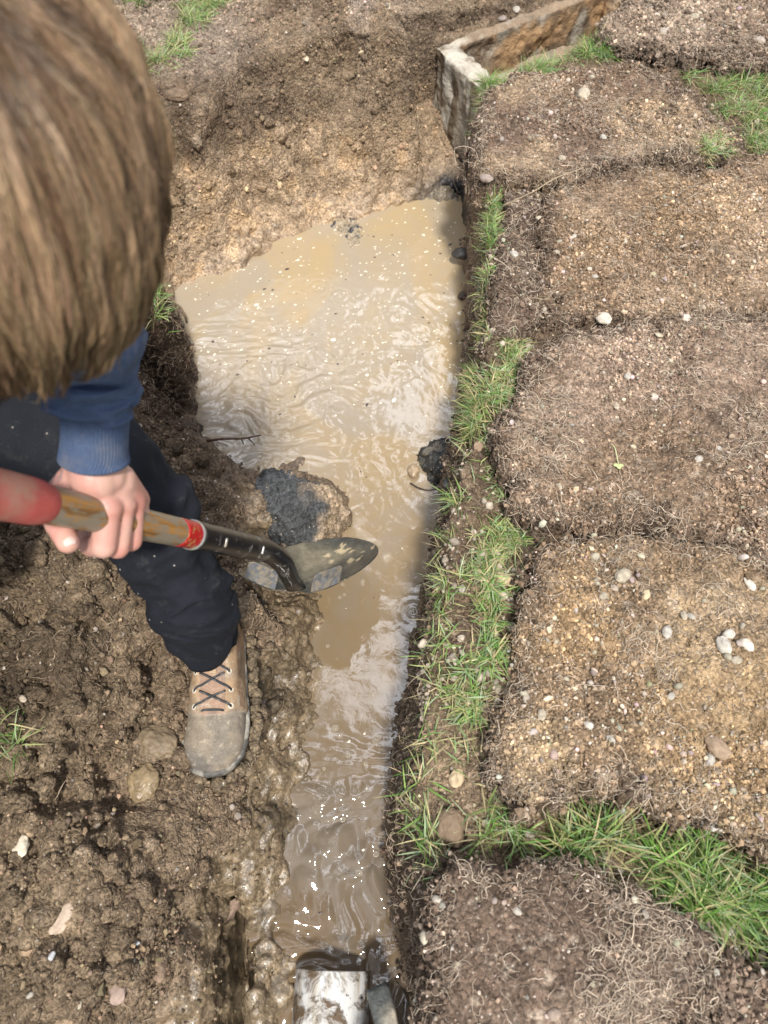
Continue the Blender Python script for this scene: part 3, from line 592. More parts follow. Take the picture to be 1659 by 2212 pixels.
# mud squeezed up round the boot
# --- crumbs and grit on each slab
P_, R_, C_ = [], [], []
gp_, gr_, gc_ = [], [], []
RT = []; RTC = []; RTR = []
def root_lines(base, nrm, n_pts, length, lift, wild=.5):
    n = len(base); a = rng.normal(size=(n, 3)); a -= nrm*(a*nrm).sum(1)[:, None]; a /= np.linalg.norm(a, axis=1)[:, None]; b_ = np.cross(nrm, a)
    pts = np.zeros((n, n_pts, 3)); p = base.copy(); ang = np.zeros(n); st_ = length/n_pts; curl = rng.normal(size=n)*.25
    for k in range(n_pts):
        pts[:, k] = p+nrm*(lift*np.sin(np.pi*(k+.5)/n_pts))[:, None]
        ang += curl+rng.normal(size=n)*wild; p = p+(np.cos(ang)[:, None]*a+np.sin(ang)[:, None]*b_)*st_[:, None]
    return pts
for key, (SV, SN, SE, pw) in SLABS.items():
    area = (pw[:, 0].max()-pw[:, 0].min())*(pw[:, 1].max()-pw[:, 1].min()); vw = inview(SV, 160)
    me = bpy.data.objects[[o_.name for o_ in bpy.data.objects if o_.get('label') == key][0]].data
    sc_ = np.empty(len(SV)*4, np.float32); me.attributes['col'].data.foreach_get('color', sc_); sc_ = sc_.reshape(-1, 4)[:, :3]
    big_r = ('farthest' in key or 'crumbly' in key)
    pn = sst(-.4, .4, fbm(SV, 6, 3, 311)); n_ = int(area*(42000 if not big_r else 46000)); idx = pick(vw*(.06+pn**2+SE*1.2+big_r), n_)
    r = np.clip(np.exp(rng.normal(math.log(.0023 if not big_r else .0034), .42, n_)), .0012, .009)
    P_.append(SV[idx]+rng.normal(size=(n_, 3))*np.array([.004, .004, .0008])+SN[idx]*r[:, None]*.2); R_.append(r); C_.append(sc_[idx]*np.exp(rng.normal(0, .38, (n_, 1))))
    n_ = int(area*1300*(1.6 if 'stony' in key or big_r else 1)); idx = pick(vw*(.15+pn**2), n_); r = np.clip(np.exp(rng.normal(math.log(.0025), .5, n_)), .0013, .0085)
    gp_.append(SV[idx]+rng.normal(size=(n_, 3))*np.array([.004, .004, .0005])+SN[idx]*r[:, None]*.3); gr_.append(r); gc_.append(np.array([.47, .40, .32])*rng.uniform(.5, 1.25, (n_, 1))*(1+rng.normal(size=(n_, 3))*.06))
    rooty = 1.0 if 'wide brown' not in key else .45
    rm = vw*(SE**1.0*2.2+.12+1.2*sst(.05, .5, fbm(SV, 7, 3, 333)))
    if 'nearest' in key: rm = vw*(SE*2.5+.1+2.5*sst(-.05, .4, fbm(SV, 6, 3, 335)))
    n_ = int(area*9500*rooty*(1.8 if 'nearest' in key else 1)); idx = pick(rm, n_); ln = np.exp(rng.normal(math.log(.026), .5, n_)); lf = rng.uniform(.0003, .005, n_)
    pts = root_lines(SV[idx]+SN[idx]*.0005, SN[idx], 9, ln, lf, .42); RT.append(pts)
    RTC.append(np.array([.56, .46, .35])*rng.uniform(.4, 1.3, (n_, 1))); RTR.append(rng.uniform(.00032, .0008, n_))
pos = np.concatenate(P_); tag(scatter('turf_crumbs', pos, np.concatenate(R_), np.concatenate(C_), np.zeros(len(pos)), M_CRUMB), kind='stuff')
# gravel on the grass strip and the lawn edge too
idx = pick(gok*(leftbank < .3)*(GV2[:, 2] > -.06)*(GV2[:, 1] < 2.0)*(.1+sst(-.1, .5, fbm(GV2, 8, 3, 345))), 1500); r = np.clip(np.exp(rng.normal(math.log(.0034), .45, 1500)), .0018, .010)
gp_.append(GV2[idx]+GN2[idx]*r[:, None]*.4); gr_.append(r); gc_.append(np.array([.45, .38, .30])*rng.uniform(.5, 1.3, (1500, 1)))
idx = pick(gok*(leftbank > .5)*(wet < .5)*(1-.85*wall_s), 600); r = np.clip(np.exp(rng.normal(math.log(.0032), .4, 600)), .0018, .008)
gp_.append(GV2[idx]+GN2[idx]*r[:, None]*.4); gr_.append(r); gc_.append(np.array([.42, .36, .30])*rng.uniform(.45, 1.2, (600, 1)))
pos = np.concatenate(gp_); tag(scatter('gravel', pos, np.concatenate(gr_), np.concatenate(gc_), np.zeros(len(pos)), M_STONE, base=ICO1, jag=.10, smooth=True, flat=(.45, 1.15)), kind='stuff')
# roots: trench lip, walls, left bank, far wall
def add_roots(mask, n, ln0, lift, tone=(.47, .38, .28), droop=0, rr=(.0005, .0010)):
    idx = pick(mask.astype(float), n); ln = np.exp(rng.normal(math.log(ln0), .45, n)); pts = root_lines(GV2[idx]+GN2[idx]*.001, GN2[idx], 9, ln, rng.uniform(*lift, n), .5)
    if droop: pts[:, :, 2] -= (np.linspace(0, 1, 9)[None]**1.5)*(ln*droop)[:, None]
    RT.append(pts); RTC.append(np.array(tone)*rng.uniform(.5, 1.25, (n, 1))); RTR.append(rng.uniform(*rr, n))
up_ = GN2[:, 2]
add_roots(gok*(leftbank < .4)*(up_ < .6)*(GV2[:, 2] > -.26)*(GV2[:, 1] < 2.0), 1700, .022, (.002, .012), droop=.3)
add_roots(gok*(leftbank > .5)*(wet < .3)*(GV2[:, 1] < 1.45)*(.15+sst(0, .5, fbm(GV2, 7, 2, 360))), 1500, .020, (.001, .009), (.36, .28, .20))
add_roots(gok*blockd*(up_ < .8), 420, .035, (.003, .014), (.26, .19, .13), .3)
add_roots(gok*(GV2[:, 1] > 1.6)*(GV2[:, 2] > -.17), 900, .024, (.001, .01), (.37, .29, .20), .3)
pts = np.concatenate(RT); rr = np.concatenate(RTR)[:, None]*np.linspace(1, .45, 9)[None]
V, F, cl = tubes(pts, rr, 3, np.concatenate(RTC)); tag(mesh_np('root_fibres', V, F, M_ROOT, col=cl, wet=np.zeros(len(V))), kind='stuff')

# ================================================================ GRASS
m, nt, b = new_mat('grass blade'); L = nt.links.new; at = node(nt, 'ShaderNodeAttribute', attribute_name='col'); L(at.outputs['Color'], b.inputs['Base Color'])
b.inputs['Roughness'].default_value = .45; b.inputs['Specular IOR Level'].default_value = .35
tr = node(nt, 'ShaderNodeBsdfTranslucent'); L(at.outputs['Color'], tr.inputs['Color']); ms = node(nt, 'ShaderNodeMixShader'); ms.inputs[0].default_value = .28
L(b.outputs[0], ms.inputs[1]); L(tr.outputs[0], ms.inputs[2]); L(ms.outputs[0], nt.nodes['Material Output'].inputs['Surface']); M_GRASS = m
GREENS = np.array([(.085, .18, .03), (.13, .245, .05), (.20, .31, .085), (.17, .27, .11), (.26, .34, .19), (.30, .33, .13), (.42, .36, .19), (.36, .29, .17)])
def blades(base, nrm, ln, wd, lean, green, dirv=None, dirk=0):
    n = len(base); K = 6; az = rng.uniform(0, 2*np.pi, n); h = np.stack([np.cos(az), np.sin(az), np.zeros(n)], 1)
    if dirv is not None: h = h*(1-dirk)+np.array([*dirv, 0])*dirk; h /= np.linalg.norm(h, axis=1)[:, None]
    az2 = rng.normal(size=n)*.6; side_ = np.stack([-h[:, 1], h[:, 0], np.zeros(n)], 1)
    pts = np.zeros((n, K, 3)); p = base.copy(); e = lean.copy(); bend = rng.uniform(.05, .38, n)
    for k in range(K):
        pts[:, k] = p; d = h*np.sin(e)[:, None]+np.array([0, 0, 1])*np.cos(e)[:, None]+side_*(az2*.18*k/K)[:, None]; p = p+d*(ln/(K-1))[:, None]; e = np.minimum(e+bend, 1.75)
    floor = base[:, 2][:, None]+.0015+rng.uniform(0, .012, (n, 1)); pts[:, :, 2] = np.where(np.arange(K)[None] > 0, np.maximum(pts[:, :, 2], floor), pts[:, :, 2])
    tw = rng.uniform(0, np.pi, n); wv = side_*np.cos(tw*.6)[:, None]+np.array([0, 0, 1])*np.sin(tw*.6)[:, None]*.6
    prof = np.array([.75, 1, 1, .85, .55, .08]); off = wv[:, None]*(wd[:, None]*prof[None])[:, :, None]*.5
    V = np.stack([pts-off, pts+off], 2).reshape(-1, 3); i = np.arange(n*K*2).reshape(n, K, 2)
    F = np.stack([i[:, :-1, 0], i[:, :-1, 1], i[:, 1:, 1], i[:, 1:, 0]], -1).reshape(-1, 4)
    w_ = np.array([[.12, .22, .22, .14, .12, .09, .06, .03], [.03, .06, .10, .15, .16, .16, .2, .14]])
    kd = np.where(rng.random(n) < green, 0, 1); ci = np.array([rng.choice(8, p=w_[0]) if q == 0 else rng.choice(8, p=w_[1]) for q in kd])
    c0 = GREENS[ci]*rng.uniform(.85, 1.6, (n, 1)); tipk = np.linspace(0, 1, K)[None, :, None]; cc_ = c0[:, None]*(1-.0*tipk)*np.ones((1, K, 1))
    dry_tip = rng.random((n, 1, 1)) < .25; cc_ = np.where(dry_tip & (tipk > .7), np.array([.42, .36, .2])[None, None], cc_); root_ = tipk < .15; cc_ = np.where(root_, np.array([.34, .33, .18])[None, None], cc_)
    return V, F, np.repeat(cc_.reshape(-1, 3), 2, 0)
GP_ = []
def grass(poly, dens, green=.6, ln=(.028, .06), z=0.0, lean=(.3, 1.35), dirv=None, dirk=0, src=None, wd=(.0014, .0027)):
    V0, N0 = (GV2, GN2) if src is None else src
    pw = GP(poly, z); sd_ = seg_dist(V0[:, :2], pw)+fbm(V0, 22, 3, 400)*.012; m_ = (sd_ < 0) & (N0[:, 2] > .25)
    if src is None: m_ &= (slab_sd(V0[:, :2]) > -.005) & (V0[:, 2] > -.1)
    ar = .5*abs(np.dot(pw[:, 0], np.roll(pw[:, 1], 1))-np.dot(pw[:, 1], np.roll(pw[:, 0], 1))); n = int(ar*dens); clump = .03+sst(-.2, .35, fbm(V0, 22, 3, 401))**1.5
    if m_.sum() < 3: return
    idx = pick(m_*clump, n); base = V0[idx]+rng.normal(size=(n, 3))*np.array([.003, .003, 0])
    gl = np.clip(green+.5*fbm(V0[idx], 9, 3, 402), 0, 1)
    GP_.append(blades(base, N0[idx], rng.uniform(*ln, n), rng.uniform(*wd, n), rng.uniform(*lean, n), gl, dirv, dirk))
D0 = 42000
grass([(1040,440),(1075,440),(1070,520),(1060,640),(1050,720),(1120,728),(1128,790),(1092,880),(1085,960),(1095,1080),(1152,1160),(1140,1230),(1125,1330),(1105,1440),(1075,1540),(1040,1580),(985,1560),(930,1530),(920,1450),(940,1340),(968,1230),(985,1130),(1008,1010),(1022,900),(1030,800),(1037,700),(1035,560)], D0*.62, .30, ln=(.02, .045))
grass([(1035,725),(1120,728),(1120,790),(1085,900),(1085,960),(1095,1080),(1150,1160),(1130,1300),(1100,1430),(1060,1530),(1010,1540),(1010,1400),(1040,1200),(1060,1000),(1040,880)], D0*.72, .85, ln=(.02, .048), lean=(.6, 1.5))
grass([(1030,440),(1050,440),(1045,720),(1035,880),(1010,1010),(985,1130),(965,1240),(935,1340),(915,1460),(895,1460),(925,1330),(955,1230),(975,1130),(998,1010),(1018,880),(1024,720)], D0*.8, .15, dirv=(-1, -.2), dirk=.5)
grass([(900,1460),(960,1450),(1040,1580),(1040,1700),(960,1690),(900,1600),(875,1560)], D0*.22, .35)
grass([(850,1640),(905,1650),(935,1720),(945,1830),(890,1840),(865,1720)], D0*.75, .45)
grass([(1010,1735),(1060,1750),(1150,1790),(1150,1820),(1120,1850),(1050,1860),(1015,1800)], D0*.9, .95, ln=(.035, .06))
grass([(1170,1830),(1250,1800),(1340,1770),(1400,1735),(1440,1770),(1500,1820),(1600,1850),(1659,1890),(1800,1930),(1800,2130),(1659,2085),(1560,2050),(1480,1995),(1400,1940),(1300,1885),(1200,1870)], D0*1.0, .75, ln=(.05, .105), wd=(.0018, .0036), lean=(.1, 1.1), dirv=(-.2, .9), dirk=.35)
grass([(1480,1870),(1659,1900),(1800,1930),(1800,2130),(1659,2085),(1560,2050),(1500,2000),(1440,1930)], D0*.8, 1.0, ln=(.045, .085), wd=(.0018, .0034))
grass([(1150,1840),(1250,1830),(1400,1900),(1480,1960),(1400,1945),(1300,1900),(1180,1885)], D0*.4, .2, ln=(.04, .07))
grass([(930,1850),(1000,1850),(1015,1905),(950,1920)], D0*.8, .4, ln=(.04, .07))
grass([(1470,170),(1700,165),(1900,175),(1900,480),(1659,360),(1600,300),(1540,245)], 30000, .72, ln=(.03, .065))
grass([(1048,200),(1050,150),(1160,85),(1230,30),(1330,-30),(1420,-60),(1330,30),(1310,90),(1340,140),(1210,155),(1100,190)], 36000, .75, ln=(.035, .075))
grass([(1030,430),(1078,430),(1074,520),(1064,640),(1056,725),(1030,725),(1036,560)], D0*1.1, .45, ln=(.025, .05))
grass([(1040,200),(1085,185),(1075,260),(1040,340),(1020,420),(1012,330),(1025,260)], 22000, .15, ln=(.03, .06), dirv=(-1, -.3), dirk=.5)
grass([(250,120),(400,120),(420,165),(360,185),(300,200),(220,200)], 32000, .4, ln=(.03, .06))
grass([(390,20),(420,-30),(520,-30),(510,20),(470,60),(430,95),(390,125),(360,110),(400,70)], 32000, .3, ln=(.03, .06))
grass([(265,-30),(350,-30),(345,25),(300,48),(270,20)], 32000, .85, ln=(.03, .06))
grass([(640,-40),(840,-40),(830,12),(700,18)], 14000, .2, ln=(.03, .06))
grass([(318,620),(372,625),(376,680),(330,695)], D0, .5, ln=(.03, .06), z=-.01)
grass([(-40,1500),(25,1530),(30,1600),(-10,1640),(-60,1620)], D0*.6, .7, ln=(.04, .07))
k1 = [k for k in SLABS if 'cream stone on it' in k][0]
grass([(1515,288),(1570,285),(1580,318),(1530,330)], 60000, .35, ln=(.03, .05), z=.07, src=SLABS[k1][:2])
V, F = join([(g[0], g[1]) for g in GP_]); F = merge_faces(F)
tag(mesh_np('grass', V, F, M_GRASS, col=np.concatenate([g[2] for g in GP_])), kind='stuff'); print('grass blades', len(V)//12)

# ================================================================ SURFACE QUERY
SURF_V = np.concatenate([GV2]+[s_[0] for s_ in SLABS.values()]); SURF_N = np.concatenate([GN2]+[s_[1] for s_ in SLABS.values()]); su, sv, sdp = project(SURF_V)
def hit(u, v, water_ok=True):
    for r_ in (5, 9, 16, 40):
        m_ = np.where((np.abs(su-u) < r_) & (np.abs(sv-v) < r_) & (sdp > 0))[0]
        if len(m_) >= 2: break
    if len(m_) == 0: return G(u, v, ZW), np.array([0, 0, 1.])
    dmin = sdp[m_].min(); m_ = m_[sdp[m_] < dmin+.02]; p = SURF_V[m_].mean(0); n = unit(SURF_N[m_].mean(0)); q = P(u, v, sdp[m_].mean())
    if q[2] < ZW: q = G(u, v, ZW); n = np.array([0, 0, 1.])
    return q, n

# ================================================================ STONES one by one
def stone(u, v, rpx, tone, label, asp=1.35, flat=.6, seed=0, mud=0.0, sink=.38, rot=None, name='stone', cat='stone', group=None, wetv=0, ang=0, sub=3, parent=None):
    p, n = hit(u, v); d = np.linalg.norm(p-np.array([0, 0, CAM_H])); r_ = rpx/FPX*d*(.80 if rpx < 15 else .88); V, F = ico(sub); V = V.copy()
    V = np.sign(V)*np.abs(V)**(1-.25*ang)
    V *= (1+fbm(V+seed*9.1, 1.1, 3, seed)*.16+fbm(V+seed*3.3, 3.2, 3, seed+5)*.06*(1.8 if name == 'muddy_stone' else 1))[:, None]
    V *= np.array([asp**.5, asp**-.5, flat]); th = rng.uniform(0, np.pi) if rot is None else R(rot); cs, sn = math.cos(th), math.sin(th)
    V = V@np.array([[cs, sn, 0], [-sn, cs, 0], [0, 0, 1]]); V = V*r_+np.array([0, 0, flat*r_*(1-sink*1.4)])
    cl = np.tile(np.array(tone), (len(V), 1))*(1+fbm(V/r_+seed, 2.2, 3, seed+8)*.22)[:, None]
    if mud: cl = mixn(cl, np.array([.22, .16, .095]), sst(.5-mud, .9-mud, fbm(V/r_+seed, 1.6, 4, seed+9)+.5))
    o = mesh_np(name, V, F, M_STONE, col=cl*(.9 if rpx < 15 else 1), wet=np.full(len(V), wetv)); o.location = tuple(p); tag(o, label, cat, group, 'thing'); return o
CREAM, WHT, GREY, TAN, BRN = (.40, .345, .26), (.45, .415, .355), (.40, .36, .31), (.46, .36, .25), (.26, .19, .14)
ST = [(1258,208,17,CREAM,'large cream stone sitting on the turf slab right of the concrete box'),(1303,298,8,WHT,'small white stone below the large cream stone, on the same slab'),
 (1214,343,9,CREAM,'pale stone low on the slab that touches the concrete box, above the crack'),(1050,388,14,(.35,.28,.24),'pinkish brown stone wedged at the corner of the cracked slab by the trench'),
 (1110,551,11,WHT,'round white pebble on the narrow dark strip of turf'),(1201,548,9,CREAM,'pale pebble just across the seam from the round white pebble'),(1285,598,7,WHT,'tiny white pebble on the wide brown slab'),
 (1302,690,17,(.50,.44,.36),'flat pale flint at the seam below the wide brown slab'),(1481,689,12,(.55,.49,.41),'pale angular stone at the seam right of the flat flint'),(1240,512,7,(.5,.45,.38),'small grey pebble high on the wide brown slab'),
 (1355,814,10,WHT,'oval white pebble near the top of the slab with the weed seedling'),(1331,878,9,(.42,.35,.27),'dull tan pebble above the weed seedling'),(1508,993,10,WHT,'bright white angular stone right of the weed seedling'),
 (1553,969,7,WHT,'small white pebble up and right of the bright angular stone'),(1207,1052,9,CREAM,'cream pebble near the rooty left edge of the seedling slab'),(1280,1103,8,(.5,.44,.36),'grey pebble at the lower edge of the seedling slab'),
 (1343,1247,19,CREAM,'large cream stone near the top of the stony orange slab'),(1395,1285,12,(.58,.47,.30),'yellowish stone just below the large cream stone on the orange slab'),(1302,1288,11,CREAM,'pale stone left of the yellowish one on the orange slab'),
 (1440,1366,14,WHT,'smooth white oval stone in the middle of the orange slab'),(1424,1335,12,(.30,.22,.15),'brown stone touching the smooth white oval one'),(1477,1331,10,CREAM,'cream pebble above and right of the smooth white oval'),
 (1574,1371,14,(.55,.50,.43),'pale oval stone at the top of the cluster by the right edge'),(1562,1396,18,WHT,'biggest white stone in the cluster by the right edge'),(1611,1395,15,(.6,.54,.45),'angular pale stone rightmost in the cluster by the edge'),
 (1590,1427,12,CREAM,'lowest cream stone of the cluster by the right edge'),(1618,1263,14,(.60,.55,.47),'long pale stone above the cluster, near the picture edge'),(1449,1505,9,WHT,'white pebble in the orange-brown middle of the largest slab'),
 (1319,1599,11,WHT,'white chip low on the largest slab, above the rooty lower rim'),(1466,1617,11,(.52,.46,.38),'pale round stone low on the largest slab'),(1548,1618,26,(.30,.22,.15),'big brown half-buried stone low on the largest slab'),
 (1533,1644,13,WHT,'white angular chip under the big brown half-buried stone'),(1170,1545,13,CREAM,'pale stone at the left edge of the largest slab'),(1137,1510,12,(.42,.36,.29),'grey stone in the dark gap left of the largest slab'),
 (1083,1252,19,(.55,.42,.27),'broad tan stone lying in the widest strip of grass'),(1077,1223,11,(.5,.42,.34),'dull pebble just above the broad tan stone in the grass'),(1038,1208,9,WHT,'flat white pebble in the grass left of the tan stone'),
 (1107,1355,13,(.50,.42,.34),'squarish pale stone at the right side of the grass strip'),(1078,1283,9,WHT,'white pebble directly under the broad tan stone'),(1075,1490,11,CREAM,'pale stone at the lower end of the green strip'),(998,1272,11,(.45,.40,.34),'grey stone at the worn left side of the grass strip'),
 (986,1682,20,(.48,.37,.24),'rounded tan stone among clods below the grass strip'),(1050,1777,10,(.55,.5,.44),'pale pebble in the dark green grass patch above the nearest slab'),(1143,1803,12,(.34,.29,.25),'grey-brown stone right of the dark green grass patch'),
 (1117,1969,9,WHT,'round white pebble on the nearest slab'),(1196,2192,13,(.36,.28,.22),'brown pointed stone at the bottom of the nearest slab'),(1519,1879,14,(.38,.32,.27),'left of two brown stones sitting in the lower grass'),
 (1548,1880,17,(.42,.35,.29),'right, larger of two brown stones sitting in the lower grass'),(1497,1898,17,(.17,.12,.09),'dark brown long lump under the two brown stones in the grass'),(1572,2006,15,(.42,.38,.32),'pale stone half hidden in the brightest lower grass'),
 (1521,1777,9,WHT,'white stone above the two brown stones'),(1543,1788,8,(.5,.47,.42),'smaller grey stone beside the white one above the two brown stones'),(1546,2103,9,WHT,'white pebble on the crumbly end piece of turf'),
 (661,129,9,(.55,.46,.33),'pale oval stone in the top of the far pit wall'),(985,1085-0,1,WHT,None),
 (140,1985,22,(.47,.37,.28),'long pale stone on the loose soil at the lower left'),(257,2137,20,(.36,.27,.22),'reddish squared stone on the loose soil below the long pale one'),(47,1830,20,(.55,.49,.38),'pale broken stone at the left picture edge'),
 (110,2068,9,(.50,.50,.50),'bluish white pebble between the long pale stone and the picture edge'),(286,2073,7,WHT,'small white pebble right of the bluish one'),(218,2108,8,CREAM,'narrow cream pebble above the reddish squared stone'),
 (293,2038,7,(.45,.47,.49),'grey-blue pebble nearest the long pale stone'),(210,1783,10,(.42,.35,.28),'dull pink stone on the soil left of the mud-coated lumps'),(345,2100,16,(.24,.17,.12),'brown rounded clod stone right of the white pebbles'),
 (66,2150,7,WHT,'tiny white pebble close to the lower left corner'),(172,2170,7,CREAM,'tiny cream pebble left of the reddish squared stone'),(60,1140-0,1,WHT,None),(50,1510,9,(.5,.42,.32),'small pale stone on the left heap beside root hairs'),
 (344,1293,9,(.42,.34,.28),'pinkish chip on the soil left of the trouser hem'),(1180,48,9,WHT,None),(1450,1740,1,WHT,None),(1115,23,9,WHT,'white stone on the soil behind the concrete box'),(1085,42,9,(.30,.25,.22),'dark stone beside the white one behind the concrete box'),
 (1315,130-55,1,WHT,None),(1434,71,10,(.45,.39,.32),'grey stone low on the farthest turf slab'),(1500,38,9,CREAM,'cream stone high on the farthest turf slab'),(1640,160-70,11,(.42,.36,.30),'grey-tan stone at the right side of the farthest slab')]
for k, (u, v, rp, tone, lab) in enumerate(ST):
    if lab is None: continue
    kw = {}
    if 'long' in lab: kw = dict(asp=1.9)
    if 'squar' in lab: kw = dict(ang=1.4, asp=1.3, flat=.5)
    if 'long pale stone on' in lab: kw = dict(asp=2.0, rot=60, ang=.8)
    if 'reddish' in lab: kw = dict(asp=1.45, rot=92, ang=1.5, flat=.55)
    stone(u, v, rp, tone, lab, seed=k+3, mud=0, group='stones lying on the turned soil', **kw)
# mud-coated lumps by the boot
stone(338,1603,42,(.20,.15,.095),'larger, upper of two mud-coated stones left of the boot toe',asp=1.3,flat=.6,seed=91,rot=150,wetv=.5,sink=.55,name='muddy_stone',cat='muddy stone',group='mud-coated stones by the boot',sub=4)
stone(312,1690,35,(.25,.185,.105),'smaller, lower and glossier of two mud-coated stones left of the boot toe',asp=1.25,flat=.65,seed=92,rot=80,wetv=.75,sink=.5,name='muddy_stone',cat='muddy stone',group='mud-coated stones by the boot',sub=4)
stone(893,1020,16,(.34,.25,.16),'round wet brown stone in the water beside the black clod',seed=93,wetv=.9,sink=.1,flat=.7,name='wet_stone')
stone(966,1046,14,(.05,.06,.065),'dark slate-grey stone at the waterline below the black clod',seed=94,wetv=.6,asp=1.7,rot=80,name='wet_stone')
stone(998,552,20,(.05,.045,.04),'dark wet lump on the trench wall at the head of the pool',seed=95,wetv=.6,name='wet_lump',cat='mud lump')
stone(1000,640,14,(.10,.07,.05),'smaller brown lump on the trench wall below the dark wet one',seed=96,wetv=.4,name='wet_lump',cat='mud lump')
stone(975,1790,34,(.21,.15,.10),'big square clod of soil at the corner of the nearest slab',seed=97,ang=.8,asp=1.2,flat=.8,rot=80,name='soil_clod',cat='soil clod',sub=4)
stone(1035,965,16,(.30,.215,.15),'tan clod of soil interrupting the grass strip beside the black clod',seed=98,name='soil_clod',cat='soil clod',sub=4)
stone(384,212,20,(.17,.12,.08),'jutting clod near the grass at the top left of the pit wall',seed=99,name='soil_clod',cat='soil clod',asp=1.6,rot=5,sub=4)
# heaps of dredged muck
def heap(poly, z, h, label, colfn, wetv, seed, name='muck_heap', cat='muck heap', zb=-.36, rise=.03):
    pw = GP(poly, z); lo, hi = pw.min(0)-.01, pw.max(0)+.01; ax, ay = np.arange(lo[0], hi[0], .0025), np.arange(lo[1], hi[1], .0025); X_, Y_ = np.meshgrid(ax, ay); Q = np.c_[X_.ravel(), Y_.ravel()]; Q3 = np.c_[Q, np.full(len(Q), seed*1.7)]
    s = -seg_dist(Q, pw)+fbm(Q3, 35, 3, seed)*.008; H = zb+(h-zb)*(1-np.exp(-np.maximum(s, 0)/rise))**.8
    V = np.c_[Q, H]; V, F, s = prune(V, [grid_faces(len(ax), len(ay))], s > -.002, s); N = normals(V, F)
    F1, F2_, I1 = worley(V+fbm(V, 40, 2, seed+3)[:, None]*.006, 75, seed+4); F3, _, I3 = worley(V, 160, seed+6); V2 = V+N*(fbm(V, 22, 3, seed+5)*.008+(1-np.clip(F1/.75, 0, 1)**2)*(.3+I1)*.008+(1-np.clip(F3/.75, 0, 1)**2)*(.3+I3)*.0045)[:, None]
    return tag(mesh_np(name, V2, F, M_SOIL, col=colfn(V, N), wet=np.full(len(V), wetv)), label, cat, None, 'thing')
def muck(V, N):
    u_, v_, _ = project(V); k = sst(-.15, .25, fbm(V, 10, 3, 500)*.6+(u_-690)/130+(v_-1080)/500); return mixn(np.tile(np.array([.055, .057, .058]), (len(V), 1)), np.array([.30, .225, .15]), k)*(1+.35*fbm(V, 50, 2, 501))[:, None]
heap([(520,1105),(528,1050),(565,1012),(640,1003),(680,1035),(735,1048),(755,1080),(740,1135),(700,1165),(620,1190),(560,1165),(530,1140)], -.28, -.225, 'glistening heap of black and tan muck above the shovel blade', muck, .55, 510)
heap([(900,975),(925,942),(960,935),(995,950),(1000,1010),(965,1035),(935,1030),(912,1000)], -.32, -.29, 'black gritty clod standing in the water against the right wall', lambda V, N: np.tile(np.array([.035, .034, .03]), (len(V), 1))*(1+.6*fbm(V, 60, 2, 520))[:, None]+sst(.3, .6, fbm(V, 45, 2, 521))[:, None]*np.array([.13, .11, .08]), .75, 520, name='black_clod', cat='muck clod')
heap([(905,425),(935,395),(975,398),(985,425),(950,436)], -.33, -.315, 'low wet ledge of grey mud at the foot of the concrete box', lambda V, N: np.tile(np.array([.17, .14, .10]), (len(V), 1)), .8, 530, name='mud_ledge', cat='mud ledge')
heap([(640,500),(700,478),(770,470),(790,500),(765,545),(745,515),(700,500)], -.345, -.337, 'thin scum of grit and black bits floating at the far edge of the pool', lambda V, N: mixn(np.tile(np.array([.30, .24, .16]), (len(V), 1)), np.array([.05, .05, .05]), sst(.2, .5, fbm(V, 50, 2, 541))), .8, 540, name='floating_scum', cat='scum', zb=-.352, rise=.02)

# ================================================================ TWIGS, LEAF, SEEDLING
M_BARK = attr_mat('twig bark', rough=.75, nscale=300, bump=.4, bdist=.001)
def twig(pts, rad, tone, label, name='twig', cat='twig', wetv=0, branches=()):
    def one(ps, r0, r1):
        q = spline(ps, 22); n_ = len(q); return ring_loft(q, np.linspace(r0, r1, n_)*(1+.18*np.sin(np.arange(n_)*2.3)), np.linspace(r0, r1, n_), 8, up=(.13, .2, .97))
    parts = [one(pts, rad, rad*.5)]+[one(b_, rad*.5, rad*.25) for b_ in branches]
    V, F = join(parts); F = merge_faces(F); o = np.array(pts[0]); e = mesh_np(name, V-o, F, M_BARK, col=np.tile(np.array(tone), (len(V), 1)), wet=np.full(len(V), wetv)); e.location = tuple(o); return tag(e, label, cat)
g = lambda u, v, z: G(u, v, z)
twig([g(448,952,-.27), g(485,948,-.25), g(525,947,-.265), g(563,940,-.29)], .0035, (.10, .055, .04), 'knobbly reddish twig jutting over the water from the left bank', branches=[[g(535,946,-.278), g(545,955,-.29), g(551,963,-.305)], [g(520,947,-.27), g(527,960,-.30)]])
twig([g(887,1044,-.335), g(905,1054,-.325), g(928,1059,-.32), g(950,1054,-.31), g(968,1050,-.30)], .0022, (.06, .045, .035), 'thin dark curved root arching from the right wall below the black clod', name='root', cat='root')
twig([g(376,657,-.30), g(390,665,-.29), g(398,680,-.30), g(403,697,-.33)], .005, (.17, .12, .08), 'stubby bent root at the left corner of the pool beside the grass tuft', name='root', cat='root')
twig([g(1085,455-10,.04), g(1150,415,.085), g(1200,385,.09), g(1262,362,.095)], .0018, (.38, .30, .20), 'long pale root lying across the corner of the cream-stone slab', name='root', cat='root')
twig([g(1055,1240,.01), g(1010,1243,.03), g(960,1232,.03), g(915,1215,.0)], .0013, (.33, .36, .14), 'single long grass stem leaning out over the water', name='grass_stem', cat='grass stem')
twig([hit(975,15)[0], hit(985,30)[0]+[0,0,.02], hit(995,60)[0]], .0013, (.33, .36, .14), 'upright blade on the scraped soil left of the concrete box', name='grass_stem', cat='grass stem') if False else None
M_LEAF = simple('dead leaf', (.24, .17, .125), rough=.7, nscale=120, lo=.6, hi=1.3)
p0, n0 = hit(508, 1962); tt = np.linspace(-1, 1, 22); ss = np.linspace(-1, 1, 11); LT, LS = np.meshgrid(tt, ss); wdt = .0085*(1-np.abs(LT)**2.2)**.8*(1+.25*np.sin(LT*9))
